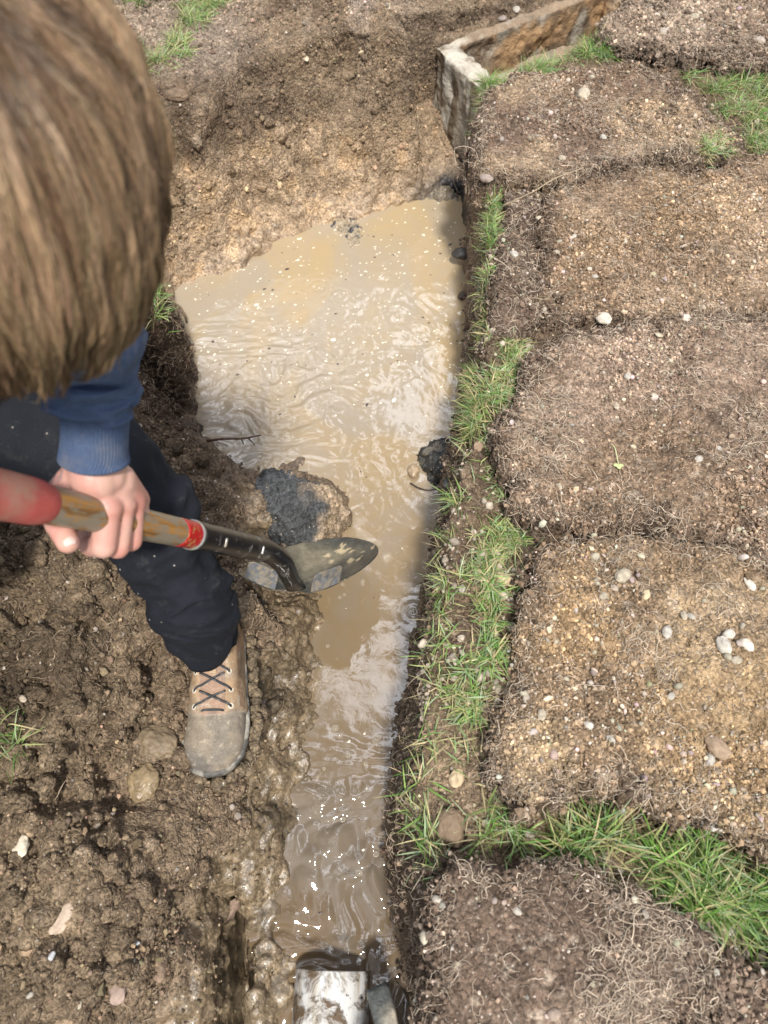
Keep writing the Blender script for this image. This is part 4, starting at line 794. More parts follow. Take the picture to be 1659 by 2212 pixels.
lx = LS*wdt; ly = LT*.030; lz = .012-.006*(1-LS**2)+.004*np.sin(LT*5)+.003*LT
th = R(-28); Vl = np.c_[(lx*math.cos(th)-ly*math.sin(th)).ravel(), (lx*math.sin(th)+ly*math.cos(th)).ravel(), lz.ravel()]
Vl2 = np.concatenate([Vl, Vl-[0, 0, .0006]]); fl = grid_faces(22, 11)
o = mesh_np('dead_leaf', Vl2, np.concatenate([fl, fl[:, ::-1]+len(Vl)]), M_LEAF); o.location = tuple(p0+n0*.004); tag(o, 'curled dry brown leaf on the wet slope at the lower left of the trench', 'leaf')
# seedling
p0, n0 = hit(1335, 1005); sdg = empty('weed_seedling', p0, 'tiny pale green weed seedling lying on the slab with root fringe', 'seedling')
q = spline([(0, 0, .003), (-.002, .018, .008), (-.003, .036, .007), (-.008, .048, .004)], 14); V, F = ring_loft(q, np.full(14, .0011), np.full(14, .0011), 6, up=(.1, .1, .98)); o = mesh_np('stem', V, merge_faces(F), M_ROOT, col=np.tile(np.array([.42, .44, .24]), (len(V), 1)), wet=np.zeros(len(V)), parent=sdg)
for a_, s_ in ((200, .011), (330, .010), (265, .012), (80, .006)):
    t_ = np.linspace(0, 1, 7); lx, ly = np.meshgrid(np.linspace(-1, 1, 5), t_); wl = np.sin(ly*np.pi)**.7*.35*s_; V = np.c_[(lx*wl).ravel(), (ly*s_).ravel(), (.003+.002*ly).ravel()]; an = R(a_-90); base_ = np.array([0, 0, 0]) if a_ != 80 else np.array([-.008, .048, 0])
    V = np.c_[V[:, 0]*math.cos(an)-V[:, 1]*math.sin(an), V[:, 0]*math.sin(an)+V[:, 1]*math.cos(an), V[:, 2]]+base_
    mesh_np('leaf', V, grid_faces(5, 7), M_ROOT, col=np.tile(np.array([.42, .48, .22]), (len(V), 1)), wet=np.zeros(len(V)), parent=sdg)

# ================================================================ FOAM AND SPECKS ON THE WATER
def in_water(n, w=None):
    out = []
    idx = rng.choice(np.where((ws < -.012))[0], n*3, p=None if w is None else (w[ws < -.012]/w[ws < -.012].sum())); return WV[idx[:n]]
far_w = sst(1.05, 1.5, W2[:, 1])+.06
def specks(name, n, wgt_, rx, tone, mat, seed, hgt=.0006, asp=2.2, bias=.6):
    p = in_water(n, wgt_)+rng.normal(size=(n, 3))*[.002, .002, 0]; K = 8; a = np.linspace(0, 2*np.pi, K, endpoint=False); th = rng.normal(R(25), bias, n); r_ = np.exp(rng.normal(math.log(rx), .45, n)); as_ = rng.uniform(1, asp, n)
    ex = np.cos(a)[None]*(r_*as_)[:, None]; ey = np.sin(a)[None]*r_[:, None]*(1+rng.normal(size=(n, K))*.15)
    X = ex*np.cos(th)[:, None]-ey*np.sin(th)[:, None]; Y = ex*np.sin(th)[:, None]+ey*np.cos(th)[:, None]
    V = np.stack([p[:, None, 0]+X, p[:, None, 1]+Y, np.broadcast_to(p[:, None, 2]+.0003, X.shape)], -1); top_ = p+[0, 0, .0006+hgt]
    V = np.concatenate([V, top_[:, None]], 1); i_ = (np.arange(n)*(K+1))[:, None]; k_ = np.arange(K)[None]
    F = np.stack([i_+k_, i_+(k_+1) % K, np.broadcast_to(i_+K, (n, K))], -1).reshape(-1, 3)
    return tag(mesh_np(name, V.reshape(-1, 3), F, mat), kind='stuff')
M_FOAM = simple('foam', (.72, .66, .52), rough=.35, nscale=200); M_BIT = simple('wet bits', (.05, .035, .03), rough=.35)
specks('foam', 480, far_w, .0015, None, M_FOAM, 1); specks('floating_bits', 70, far_w+.2, .0017, None, M_BIT, 2, hgt=.001)
# bubbles: thin glossy domes with a pale ring
m, nt, b = new_mat('bubble film'); b.inputs['Base Color'].default_value = (.75, .68, .55, 1); b.inputs['Roughness'].default_value = .04; b.inputs['Specular IOR Level'].default_value = .9
trn = node(nt, 'ShaderNodeBsdfTransparent'); lwt = node(nt, 'ShaderNodeLayerWeight', Blend=.35); mxs = node(nt, 'ShaderNodeMixShader'); nt.links.new(mapr(nt, lwt.outputs['Facing'], 0, 1, .12, .85), mxs.inputs[0]); nt.links.new(trn.outputs[0], mxs.inputs[1]); nt.links.new(b.outputs[0], mxs.inputs[2]); nt.links.new(mxs.outputs[0], nt.nodes['Material Output'].inputs['Surface']); M_BUB = m
bub = [(733,640,.011),(690,622,.009),(637,785,.010),(545,845,.007),(600,905,.009),(575,760,.007),(498,790,.010),(610,950,.010),(598,945,.006),(892,1320,.011),(724,1572,.012),(734,1588,.007),(812,1602,.012),(820,1590,.009),(752,1630,.010),(776,1720,.010),(838,1632,.008),(775,1885,.012),(708,1395,.007),(737,1478,.008),(705,1470,.006),(740,1262,.007),(734,1290,.006),(744,1284,.006),(783,1256,.008),(783,1262,.006),(635,870,.009),(655,860,.012),(560,845,.01),(700,705,.007),(672,695,.006),(740,748,.008),(720,900,.007),(860,1440,.007),(805,1500,.006),(790,1650,.007),(740,1770,.009),(812,1845,.009),(700,1660,.006),(765,1540,.006),(828,1690,.007)]
parts = []
for (u, v, r_) in bub:
    p = G(u, v, ZW+.001); th = np.linspace(0, 1, 6); a = np.linspace(0, 2*np.pi, 16, endpoint=False); r2 = r_*.55
    V = np.concatenate([np.c_[p[0]+np.cos(a)*r2*math.cos(t*1.5), p[1]+np.sin(a)*r2*math.cos(t*1.5), np.full(16, p[2]+r2*.7*math.sin(t*1.5))] for t in th]); i_ = np.arange(96).reshape(6, 16); j_ = np.roll(i_, -1, 1)
    parts.append((V, np.stack([i_[:-1], j_[:-1], j_[1:], i_[1:]], -1).reshape(-1, 4)))
    tt_ = np.linspace(0, 2*np.pi, 16, endpoint=False); tv = np.array([[p[0]+(r2+.0007*math.cos(b2))*math.cos(a2), p[1]+(r2+.0007*math.cos(b2))*math.sin(a2), p[2]+.0007*math.sin(b2)] for a2 in tt_ for b2 in np.linspace(0, 2*np.pi, 6, endpoint=False)]); i_ = np.arange(96).reshape(16, 6)
    parts.append((tv, np.stack([i_, np.roll(i_, -1, 0), np.roll(np.roll(i_, -1, 0), -1, 1), np.roll(i_, -1, 1)], -1).reshape(-1, 4)))
V, F = join(parts); tag(mesh_np('bubbles', V, merge_faces(F), M_BUB), kind='stuff')

# ================================================================ PIPE AND BAR AT THE BOTTOM
m, nt, b = new_mat('muddy white plastic'); L = nt.links.new; tcn = node(nt, 'ShaderNodeTexCoord'); n1 = node(nt, 'ShaderNodeTexNoise', Scale=26.0, Detail=9.0, Roughness=.72, Distortion=.5); L(tcn.outputs['Object'], n1.inputs['Vector'])
mp_ = node(nt, 'ShaderNodeMapping'); mp_.inputs['Scale'].default_value = (60, 10, 60); n2 = node(nt, 'ShaderNodeTexNoise', Scale=1.0, Detail=5.0); L(tcn.outputs['Object'], mp_.inputs['Vector']); L(mp_.outputs[0], n2.inputs['Vector'])
n3 = node(nt, 'ShaderNodeTexNoise', Scale=70.0, Detail=6.0, Roughness=.7); L(tcn.outputs['Object'], n3.inputs['Vector'])
f1 = ramp(nt, n1.outputs['Fac'], [(.49, 0.0), (.60, 1.0)]); c_ = mixc(nt, (.74, .73, .70), (.50, .44, .34), ramp(nt, n2.outputs['Fac'], [(.48, 0.0), (.68, 1.0)])); c_ = mixc(nt, c_, (.14, .095, .055), f1); c_ = mixc(nt, c_, (.035, .03, .028), ramp(nt, n3.outputs['Fac'], [(.62, 0.0), (.66, 1.0)]))
L(c_, b.inputs['Base Color']); L(mapr(nt, f1, 0, 1, .28, .6), b.inputs['Roughness']); bp = node(nt, 'ShaderNodeBump', Strength=.6, Distance=.002); L(f1, bp.inputs['Height']); L(bp.outputs[0], b.inputs['Normal']); M_PIPE = m
pc = G(716, 2096, -.285); pc = np.array([pc[0], pc[1]-.0, -.335]); prt = empty('drain_pipe', pc, 'muddy white plastic pipe end lying in the bottom of the trench', 'pipe')
dy = np.array([-.03, -1, 0]); dy = dy/np.linalg.norm(dy)
def tube_wall(ro, ri, y0_, y1_, n_=40):
    prof = [(y0_+.002, ri), (y0_, (ri+ro)/2), (y0_+.002, ro), (y1_-.002, ro), (y1_, (ri+ro)/2), (y1_-.002, ri), (y0_+.002, ri)]
    a = np.linspace(0, 2*np.pi, n_, endpoint=False); X = np.array([1, -.03, 0]); X /= np.linalg.norm(X); V = np.concatenate([dy*y+r_*(np.cos(a)[:, None]*X+np.sin(a)[:, None]*np.array([0, 0, 1])) for y, r_ in prof])
    i = np.arange(len(prof)*n_).reshape(len(prof), n_); j = np.roll(i, -1, 1); return V, np.stack([i[:-1], i[1:], j[1:], j[:-1]], -1).reshape(-1, 4)
V, F = tube_wall(.066, .061, 0, .55); mesh_np('pipe_barrel', V, F, M_PIPE, parent=prt)
V, F = tube_wall(.070, .0665, .16, .24); mesh_np('coupling', V, F, M_PIPE, parent=prt)
gc = attr_mat('grey board', rough=.8, nscale=60, nlo=.6, nhi=1.4, bump=.5, bdist=.002)
b0, b1 = G(814, 2138, -.24), G(862, 2300, -.21); ax_ = unit(b1-b0); sd2 = unit(np.cross(ax_, [0, 0, 1])); up2 = np.cross(sd2, ax_); Lb = .45; hw, hh = .018, .022
V = []; 
for y in np.linspace(0, Lb, 40):
    for a_, b_ in ((-.8, 1), (.8, 1), (1, .8), (1, -.8), (.8, -1), (-.8, -1), (-1, -.8), (-1, .8)): V.append(ax_*y+sd2*hw*a_*(1+.06*math.sin(y*70))+up2*hh*b_)
V = np.array(V); i = np.arange(320).reshape(40, 8); j = np.roll(i, -1, 1); F = [np.stack([i[:-1], i[1:], j[1:], j[:-1]], -1).reshape(-1, 4), i[:1], i[-1:, ::-1]]
V = V+fbm(V, 40, 3, 600)[:, None]*.0015; cb = mixn(np.tile(np.array([.085, .09, .085]), (320, 1)), np.array([.36, .32, .25]), sst(.1, .5, fbm(V, 30, 3, 601)))
o = mesh_np('wooden_bar', V, F, gc, col=cb, wet=np.full(320, .3)); o.location = tuple(b0); tag(o, 'dark grey muddy bar slanting beside the white pipe', 'bar')
# ================================================================ SHOVEL
J = P(634, 1279, 1.45); PA = P(590, 1192, 1.32); PB = P(50, 1079, .70)
A = unit(PA-PB)                      # down the shaft
def SH(t): return PA+(PB-PA)*t       # 0 at the bend, 1 near the grip
Lsh = np.linalg.norm(PB-PA)
def sh_at(u):
    ts = np.linspace(-.1, 1.6, 800); X = np.array([SH(t) for t in ts]); uu, vv, dd = project(X); k = np.argmin(np.abs(uu-u)); return ts[k], X[k], dd[k]
sh = empty('shovel', J, 'worn shovel with a red-gripped wooden shaft and a black curved neck, held in the hand', 'shovel')
def mesh_local(name, V, F, mat, root, **kw):
    o = mesh_np(name, V, F, mat, **kw); return attach(o, root)
# wood shaft
m, nt, b = new_mat('worn varnished wood'); L = nt.links.new; at = node(nt, 'ShaderNodeAttribute', attribute_name='sv', attribute_type='GEOMETRY')
mp = node(nt, 'ShaderNodeMapping'); mp.inputs['Scale'].default_value = (6, 110, 110); L(at.outputs['Vector'], mp.inputs['Vector'])
n1 = node(nt, 'ShaderNodeTexNoise', Scale=1.0, Detail=6.0, Roughness=.65, Distortion=.4); L(mp.outputs[0], n1.inputs['Vector'])
mp2 = node(nt, 'ShaderNodeMapping'); mp2.inputs['Scale'].default_value = (16, 50, 50); L(at.outputs['Vector'], mp2.inputs['Vector']); n2 = node(nt, 'ShaderNodeTexNoise', Scale=1.0, Detail=7.0, Roughness=.7); L(mp2.outputs[0], n2.inputs['Vector'])
wcol = mixc(nt, (.42, .20, .045), (.17, .085, .03), ramp(nt, n1.outputs['Fac'], [(.42, 0.0), (.6, 1.0)])); wcol = mixc(nt, wcol, (.24, .205, .155), ramp(nt, n2.outputs['Fac'], [(.47, 0.0), (.56, .95)]))
L(wcol, b.inputs['Base Color']); b.inputs['Roughness'].default_value = .42; bp = node(nt, 'ShaderNodeBump', Strength=.35, Distance=.001); L(n1.outputs['Fac'], bp.inputs['Height']); L(bp.outputs[0], b.inputs['Normal']); M_WOOD = m
def rod(name, t0, t1, r0, r1, mat, n=40, fn=None, sides=40, round_end=0):
    ts = np.linspace(t0, t1, n); cen = np.array([SH(t) for t in ts]); r_ = np.linspace(r0, r1, n)
    if round_end:
        q = np.clip(np.arange(n)/round_end, 0, 1); r_ = r_*np.sqrt(1-(1-q)**2*.75)
    V, F = ring_loft(cen, r_, r_, sides, up=(.3, .9, .1), fn=fn); o = mesh_np(name, V, merge_faces(F), mat)
    sv = np.concatenate([np.stack([np.full(sides, t*Lsh), np.cos(np.linspace(0, 2*np.pi, sides, endpoint=False))*.02, np.sin(np.linspace(0, 2*np.pi, sides, endpoint=False))*.02], 1) for t in ts]+[np.zeros((2, 3))])
    a = o.data.attributes.new('sv', 'FLOAT_VECTOR', 'POINT'); a.data.foreach_set('vector', sv.astype(np.float32).ravel()); return attach(o, sh)
t_red = sh_at(400)[0]; t_sock = sh_at(414)[0]; t_grip = sh_at(122)[0]
rod('shaft', t_sock-.02, 1.62, .0193, .0205, M_WOOD, 60)
m, nt, b = new_mat('worn red paint'); L = nt.links.new; tcn = node(nt, 'ShaderNodeTexCoord'); n1 = node(nt, 'ShaderNodeTexNoise', Scale=90.0, Detail=5.0, Roughness=.7); L(tcn.outputs['Object'], n1.inputs['Vector'])
L(mixc(nt, (.42, .012, .014), (.42, .24, .08), ramp(nt, n1.outputs['Fac'], [(.55, 0.0), (.6, .9)])), b.inputs['Base Color']); b.inputs['Roughness'].default_value = .35; M_RED = m
rod('painted_band', t_sock-.005, t_red+.040, .01945, .0195, M_RED, 8)
M_GRIP = simple('faded red rubber', (.42, .085, .075), rough=.62, spec=.35, nscale=30, lo=.8, hi=1.25, bump=.3, bscale=500, bdist=.0005, dirt=(.36, .22, .16), dirt_amt=(.48, .68), dscale=9)
rod('grip', t_grip, 1.6, .0232, .0245, M_GRIP, 60, round_end=6)
# black neck, wrapping the shaft and bending down to the blade
m, nt, b = new_mat('chipped black paint'); L = nt.links.new; tcn = node(nt, 'ShaderNodeTexCoord'); n1 = node(nt, 'ShaderNodeTexNoise', Scale=45.0, Detail=9.0, Roughness=.75, Distortion=.6); L(tcn.outputs['Object'], n1.inputs['Vector'])
f1 = ramp(nt, n1.outputs['Fac'], [(.56, 0.0), (.66, .8)]); L(mixc(nt, (.012, .012, .013), (.34, .33, .29), f1), b.inputs['Base Color']); L(mapr(nt, f1, 0, 1, .28, .75), b.inputs['Roughness']); b.inputs['Specular IOR Level'].default_value = .55; M_BLACK = m
neck = spline([SH(t_sock), SH(t_sock*.66), SH(t_sock*.33), SH(.06), P(608, 1213, 1.345), P(624, 1243, 1.39), P(640, 1272, 1.435)], 60)
nr = np.interp(np.linspace(0, 1, 60), [0, .45, .7, .86, 1], [.0208, .0205, .0195, .0170, .0130]); nrx = nr.copy(); nrx[-8:] *= np.linspace(1, 1.5, 8); nry = nr.copy(); nry[-8:] *= np.linspace(1, .45, 8)
V, F = ring_loft(neck, nrx, nry, 40, up=(.9, .1, .3)); mesh_local('neck', V, merge_faces(F), M_BLACK, sh)
V, F = ring_loft(np.array([SH(t_sock+.004), SH(t_sock-.004)]), [.0215, .0215], [.0215, .0215], 40, up=(.9, .1, .3)); M_STEEL = simple('bare scraped steel', (.42, .41, .39), rough=.4, metal=.7, nscale=90, lo=.6, hi=1.2, dirt=(.30, .24, .17), dirt_amt=(.5, .62), dscale=60)
mesh_local('collar_rim', V, merge_faces(F), M_STEEL, sh)
for uu in (463, 545):
    t_, X_, d_ = sh_at(uu); vd = unit(np.array([0, 0, CAM_H])-X_); vd = unit(vd-A*vd.dot(A)); pr = X_+vd*.0202+unit(np.cross(A, vd))*.001
    V, F = capsules([(pr-A*.0015+unit(np.cross(A, vd))*.0045, pr-A*.0015-unit(np.cross(A, vd))*.0045, .0028, .0028)], 12); mesh_local('rivet', V, F, M_STEEL, sh)
# blade
tipP = P(752, 1171, 1.68); Lv = unit(tipP-J); bl = np.linalg.norm(tipP-J)+.004; T0 = np.array([1, -.25, .38]); Tv = unit(T0-Lv*T0.dot(Lv)); Nv = np.cross(Tv, Lv); 
if Nv[2] < 0: Nv = -Nv
nu, nv_ = 61, 61; S = np.linspace(-1, 1, nu); Tt = np.linspace(0, 1, nv_); SS, TT = np.meshgrid(S, Tt)
half = .124*np.clip(1-np.clip((TT-.42)/.58, 0, 1)**2.3, 0, 1)**.62*(.96+.06*TT); half = np.maximum(half, .001)
def blade_pt(s, t, hf): 
    dish = .030*(s*hf/.108)**2*(1-.35*t)+.018*np.sin(np.pi*np.clip(t, 0, 1))*-1*(1-s*s*.3)+.012*t*t
    frog = .012*np.exp(-(s*hf/.022)**2)*np.clip(1-t/.55, 0, 1)
    return (J+Tv[None]*0)+np.multiply.outer(s*hf, Tv)+np.multiply.outer(t*bl-.004+.010*(s*hf/.108)**2*0, Lv)+np.multiply.outer(dish+frog, Nv)
Bp = blade_pt(SS, TT, half).reshape(-1, 3); fb = grid_faces(nu, nv_); th_ = .0022
Vb_ = np.concatenate([Bp, Bp-Nv*th_]); k = nu*nv_; i = np.arange(k).reshape(nv_, nu); 
def rim(a): return np.stack([a[:-1], a[1:], a[1:]+k, a[:-1]+k], 1)
Fb_ = np.concatenate([fb, fb[:, ::-1]+k, rim(i[0]), rim(i[-1]), rim(i[:, 0]), rim(i[:, -1])])
m, nt, b = new_mat('muddy blade'); L = nt.links.new; at = node(nt, 'ShaderNodeAttribute', attribute_name='col'); wt = node(nt, 'ShaderNodeAttribute', attribute_name='wet'); tcn = node(nt, 'ShaderNodeTexCoord'); n1 = node(nt, 'ShaderNodeTexNoise', Scale=50.0, Detail=8.0, Roughness=.7); L(tcn.outputs['Object'], n1.inputs['Vector'])
cx_ = mixc(nt, at.outputs['Color'], ramp(nt, n1.outputs['Fac'], [(.35, .7), (.65, 1.35)]), 1.0, 'MULTIPLY'); L(cx_, b.inputs['Base Color']); b.inputs['Roughness'].default_value = .22; b.inputs['Specular IOR Level'].default_value = .6; M_BLADE = m
ss_, tt_ = SS.ravel(), TT.ravel(); sh_x = ss_*half.ravel()
Q3 = np.c_[sh_x, tt_*bl, np.zeros(k)]
cb = np.tile(np.array([.055, .058, .052]), (k, 1)); silt = sst(.12, .35, tt_)*sst(.95, .7, tt_)*sst(.065, -.01, sh_x+fbm(Q3, 18, 3, 700)*.03); cb = mixn(cb, np.array([.215, .185, .125]), np.clip(silt, 0, 1)*.85)
spl = sst(.22, .3, fbm(Q3, 45, 3, 703)+.75*np.exp(-((sh_x-.012)/.028)**2-((tt_-.80)/.075)**2)-.25); cb = mixn(cb, np.array([.46, .37, .22]), spl*(tt_ > .62)*.8)
cb = mixn(cb, np.array([.20, .16, .11]), sst(.15, .5, fbm(Q3, 35, 4, 704))*sst(.35, .1, tt_)*.8)
o = mesh_np('blade', Vb_, Fb_, M_BLADE, col=np.concatenate([cb, cb*.8]), wet=np.ones(2*k)); attach(o, sh)
M_STEP = simple('worn step steel', (.10, .105, .11), rough=.8, spec=.15, metal=.0, nscale=70, lo=.5, hi=1.5, dirt=(.21, .175, .125), dirt_amt=(.42, .60), dscale=90, bump=.3, bscale=90, bdist=.002)
dnJ = unit(-Lv*.55+Nv*.25+np.array([0, 0, .75]))           # step tabs face the sky, folded toward the wearer of the boot
for sgn in (-1, 1):
    s0 = sgn*.040; s1 = sgn*.104; nq = 9; sA = np.linspace(s0, s1, 16); fold = np.linspace(0, 1, nq); bdir = unit(Nv*.55+Lv*.75)
    rowsV = []
    for f_ in fold:
        for s_ in sA:
            wq = 1-.22*abs((s_-(s0+s1)/2)/((s1-s0)/2))**6*f_; base = J+Tv*s_-Lv*.003+Nv*(.030*(s_/.108)**2); ang = f_*1.0
            rowsV.append(base+bdir*(.036*f_)*wq+Nv*.006*math.sin(f_*math.pi*.5))
    Vt = np.array(rowsV); nrm_ = unit(np.cross(Tv, bdir)); Vt2 = np.concatenate([Vt, Vt-nrm_*.003]); kk = len(Vt); i = np.arange(kk).reshape(nq, 16); f0 = grid_faces(16, nq)
    def rim2(a): return np.stack([a[:-1], a[1:], a[1:]+kk, a[:-1]+kk], 1)
    mesh_local('foot_step', Vt2, np.concatenate([f0, f0[:, ::-1]+kk, rim2(i[0]), rim2(i[-1]), rim2(i[:, 0]), rim2(i[:, -1])]), M_STEP, sh, smooth=False)
# D handle beyond the picture: yoke and crossbar
e0 = SH(1.58); cr_ = unit(np.cross(A, [0, 0, 1])); yk = []
V, F = capsules([(e0, e0-A*.03+cr_*.05, .014, .011), (e0-A*.03+cr_*.05, e0-A*.10+cr_*.055, .011, .011), (e0, e0-A*.03-cr_*.05, .014, .011), (e0-A*.03-cr_*.05, e0-A*.10-cr_*.055, .011, .011), (e0-A*.10+cr_*.06, e0-A*.10-cr_*.06, .015, .015)])
mesh_local('handle', V, F, M_GRIP, sh)

# ================================================================ PERSON
head_c = P(0, 392, .50)
toe = P(462, 1640, 1.325); heel_dir = P(470, 1392, 1.39); sole_z = G(470, 1560, -.175)[2]-.002
toe_g = G(459, 1672, -.165); mid_g = G(473, 1480, -.165); fdir = unit(np.array([toe_g[0]-mid_g[0], toe_g[1]-mid_g[1], 0])); sdir = np.array([-fdir[1], fdir[0], 0])   # sdir: to the picture right
if sdir[0] < 0: sdir = -sdir
BL = .300; org = toe_g-fdir*BL; org[2] = sole_z-.010           # heel end, ground
ANK = org+fdir*.088+np.array([0, 0, .15]); print('ankle px', project(ANK[None]), 'heel', project(org[None]))
hip = np.array([-.74, .66, .30]); chest = np.array([-.58, .60, .68]); neck_b = np.array([-.50, .52, .86])
per = empty('person', (-.62, .6, -.02), 'person in a blue sweatshirt and black trousers crouching over the trench, bowed head with brown hair, gripping a shovel', 'person')
per['label'] = 'crouching person in blue sweatshirt and black trousers, brown-haired head bowed, one hand on the shovel'
# ---- body
seg = []
lsh, rsh = np.array([-.53, .72, .83]), np.array([-.66, .40, .85]); el = P(178, 600, .72); wr = P(203, 1000, .805); rel_ = np.array([-.72, .16, .72]); rw = SH(1.60)-A*.06+np.array([-.06, .0, .06])
knee = P(300, 1110, 1.10); ank = ANK; rhip = hip+np.array([.02, -.13, 0]); lhip = hip+np.array([.06, .05, .0]); rkn = np.array([-.92, .22, .06]); rank = np.array([-1.15, .50, .08])
seg += [(hip, chest, .14, .15), (hip, rhip, .12, .12), (lhip, knee, .07, .05), (knee, ank, .045, .030), (rhip, rkn, .085, .06), (rkn, rank, .058, .04), (rank, rank+[-.08, .14, -.03], .04, .03),
        (ank, ank+[.0, -.0, -.07], .03, .028), (chest, neck_b, .13, .06), (lsh, rsh, .06, .06), (chest, lsh, .10, .06), (chest, rsh, .10, .06), (lsh, el, .044, .032), (el, wr, .031, .026), (rsh, rel_, .048, .038), (rel_, rw, .036, .026),
        (neck_b, head_c-np.array([.05, .03, .03]), .055, .052)]
hd_f = unit(np.array([-.05, .25, -.97]))                 # the face looks down at the blade
hr = unit(np.cross(hd_f, [0.3, .9, .1])); hu = np.cross(hr, hd_f)
if hu[2] < 0 and False: hu = -hu
seg += [(head_c-hd_f*.02, head_c+hd_f*.03, .082, .07)]
# skull ellipsoid with face
V0, F0 = ico(4); topd = unit(np.array([.43, -.6, .65])); 
fwd = unit(hd_f-topd*hd_f.dot(topd)); rt = np.cross(fwd, topd)
sk = head_c+V0[:, :1]*rt*.072+V0[:, 1:2]*fwd*.090+V0[:, 2:3]*topd*.098
fc = head_c+fwd*.035-topd*.045
face = [(fc, fc+fwd*.035-topd*.03, .058, .035), (fc+fwd*.052+topd*.022, fc+fwd*.070-topd*.004, .008, .013)]
for s_ in (-1, 1): face += [(fc+fwd*.047+topd*.032+rt*s_*.014, fc+fwd*.047+topd*.033+rt*s_*.046, .010, .009), (head_c+rt*s_*.074-topd*.035, head_c+rt*s_*.080-topd*.005-fwd*.008, .009, .013), (fc+fwd*.046-topd*.026+rt*s_*.002, fc+fwd*.044-topd*.026+rt*s_*.020, .007, .005)]
# left hand on the shaft
mcp = [P(232, 1098, .813), P(263, 1090, .836), P(286, 1085, .86), P(297, 1080, .884)]
pip = [P(224, 1180, .822), P(254, 1182, .846), P(283, 1168, .872), P(303, 1142, .894)]
dip = [P(196, 1180, .846), P(238, 1168, .878), P(268, 1152, .902), P(290, 1130, .92)]
tip = [P(178, 1162, .862), P(222, 1150, .89), P(254, 1138, .912), P(278, 1118, .925)]
fr = [(.0145, .0138, .0125, .0105), (.0142, .0136, .0120, .0105), (.0138, .0130, .0115, .0100), (.0128, .0118, .0105, .0092)]
hs = [(wr, P(203, 1035, .805), .027, .027), (P(178, 1030, .812), P(232, 1030, .812), .020, .020)]
w0 = [P(172, 1035, .812), P(200, 1035, .808), P(228, 1035, .818), P(252, 1038, .83)]
for k in range(4):
    hs += [(w0[k], mcp[k], .0215, fr[k][0]+.0020), (mcp[k], pip[k], fr[k][0]*1.02, fr[k][1]*1.02), (pip[k], dip[k], fr[k][1], fr[k][2]), (dip[k], tip[k], fr[k][2], fr[k][3])]
for k in range(3): hs += [((w0[k]*.3+mcp[k]*.7), (w0[k+1]*.3+mcp[k+1]*.7), .0125, .012), (w0[k]*.6+mcp[k]*.4, w0[k+1]*.6+mcp[k+1]*.4, .0165, .016)]
tm = [P(168, 1040, .818), P(128, 1074, .806), P(124, 1128, .798), P(146, 1172, .786)]
hs += [(tm[0], tm[1], .023, .0185), (tm[1], tm[2], .0175, .0145), (tm[2], tm[3], .0145, .0122), (tm[1], mcp[0]*.6+w0[0]*.4, .012, .011), (tm[0], mcp[0], .017, .012), (tm[0]*.5+tm[1]*.5, mcp[0]*.75+w0[0]*.25, .0135, .012)]
# right hand closed round the D handle, beyond the picture
rc = e0-A*.10; hs2 = [(rw, rc+np.array([-.02, 0, .03]), .026, .024)]
for k in range(4):
    q = rc+cr_*(.034-.022*k); o1 = unit(np.array([-.3, -.1, .9])); o2 = unit(np.cross(cr_, o1)); hs2 += [(q+o1*.027-o2*.01, q+o2*.026+o1*.012, .011, .010), (q+o2*.026+o1*.012, q+o2*.02-o1*.018, .010, .009), (q+o2*.02-o1*.018, q-o2*.002-o1*.026, .009, .008)]
hs2 += [(rc+o1*.028+cr_*.04, rc-o2*.022+o1*.005+cr_*.05, .013, .011), (rc-o2*.022+o1*.005+cr_*.05, rc-o2*.018-o1*.02+cr_*.03, .011, .009)]
Vx, Fx = capsules(seg+face+hs+hs2); Vx, Fx = join([(Vx, Fx), (sk, F0)])
BV, BN, BF2 = remesh(Vx, merge_faces(Fx), .0024); BV = laplace(BV, BF2, 4, .5); BN = normals(BV, BF2)
# knuckles and tendons
for k in range(4):
    dd = np.linalg.norm(BV-(mcp[k]+unit(np.array([0, 0, CAM_H])-mcp[k])*.010), axis=1); BV = BV+BN*(np.exp(-(dd/.0085)**2)*.0024)[:, None]
    a_ = w0[k]; e_ = mcp[k]-a_; t_ = np.clip(((BV-a_)@e_)/(e_@e_), .25, 1); dl = np.linalg.norm(BV-(a_+t_[:, None]*e_+unit(-a_+[0, 0, CAM_H])*.012), axis=1); BV = BV+BN*(np.exp(-(dl/.0045)**2)*.0010)[:, None]
BV = BV+BN*(fbm(BV, 320, 2, 800)*.00018)[:, None]
SK = np.array([.55, .295, .24]); cs_ = np.tile(SK, (len(BV), 1))
red = np.zeros(len(BV))
for q, s_ in [(m_, .016) for m_ in mcp]+[(p_, .013) for p_ in pip]+[(t_, .014) for t_ in tip]+[(tm[3], .018), (tm[2], .012)]: red += np.exp(-(np.linalg.norm(BV-q, axis=1)/s_)**2)
red = np.clip(red+fbm(BV, 35, 3, 801)*.25, 0, 1); cs_ = mixn(cs_, np.array([.60, .20, .155]), red*.75); cs_ = mixn(cs_, np.array([.64, .44, .35]), sst(.0, .5, fbm(BV, 28, 2, 802))*.45)
m, nt, b = new_mat('skin'); L = nt.links.new; at = node(nt, 'ShaderNodeAttribute', attribute_name='col'); L(at.outputs['Color'], b.inputs['Base Color']); b.inputs['Roughness'].default_value = .48; b.inputs['Subsurface Weight'].default_value = .18; b.inputs['Subsurface Radius'].default_value = (.012, .004, .002); b.inputs['Subsurface Scale'].default_value = .5
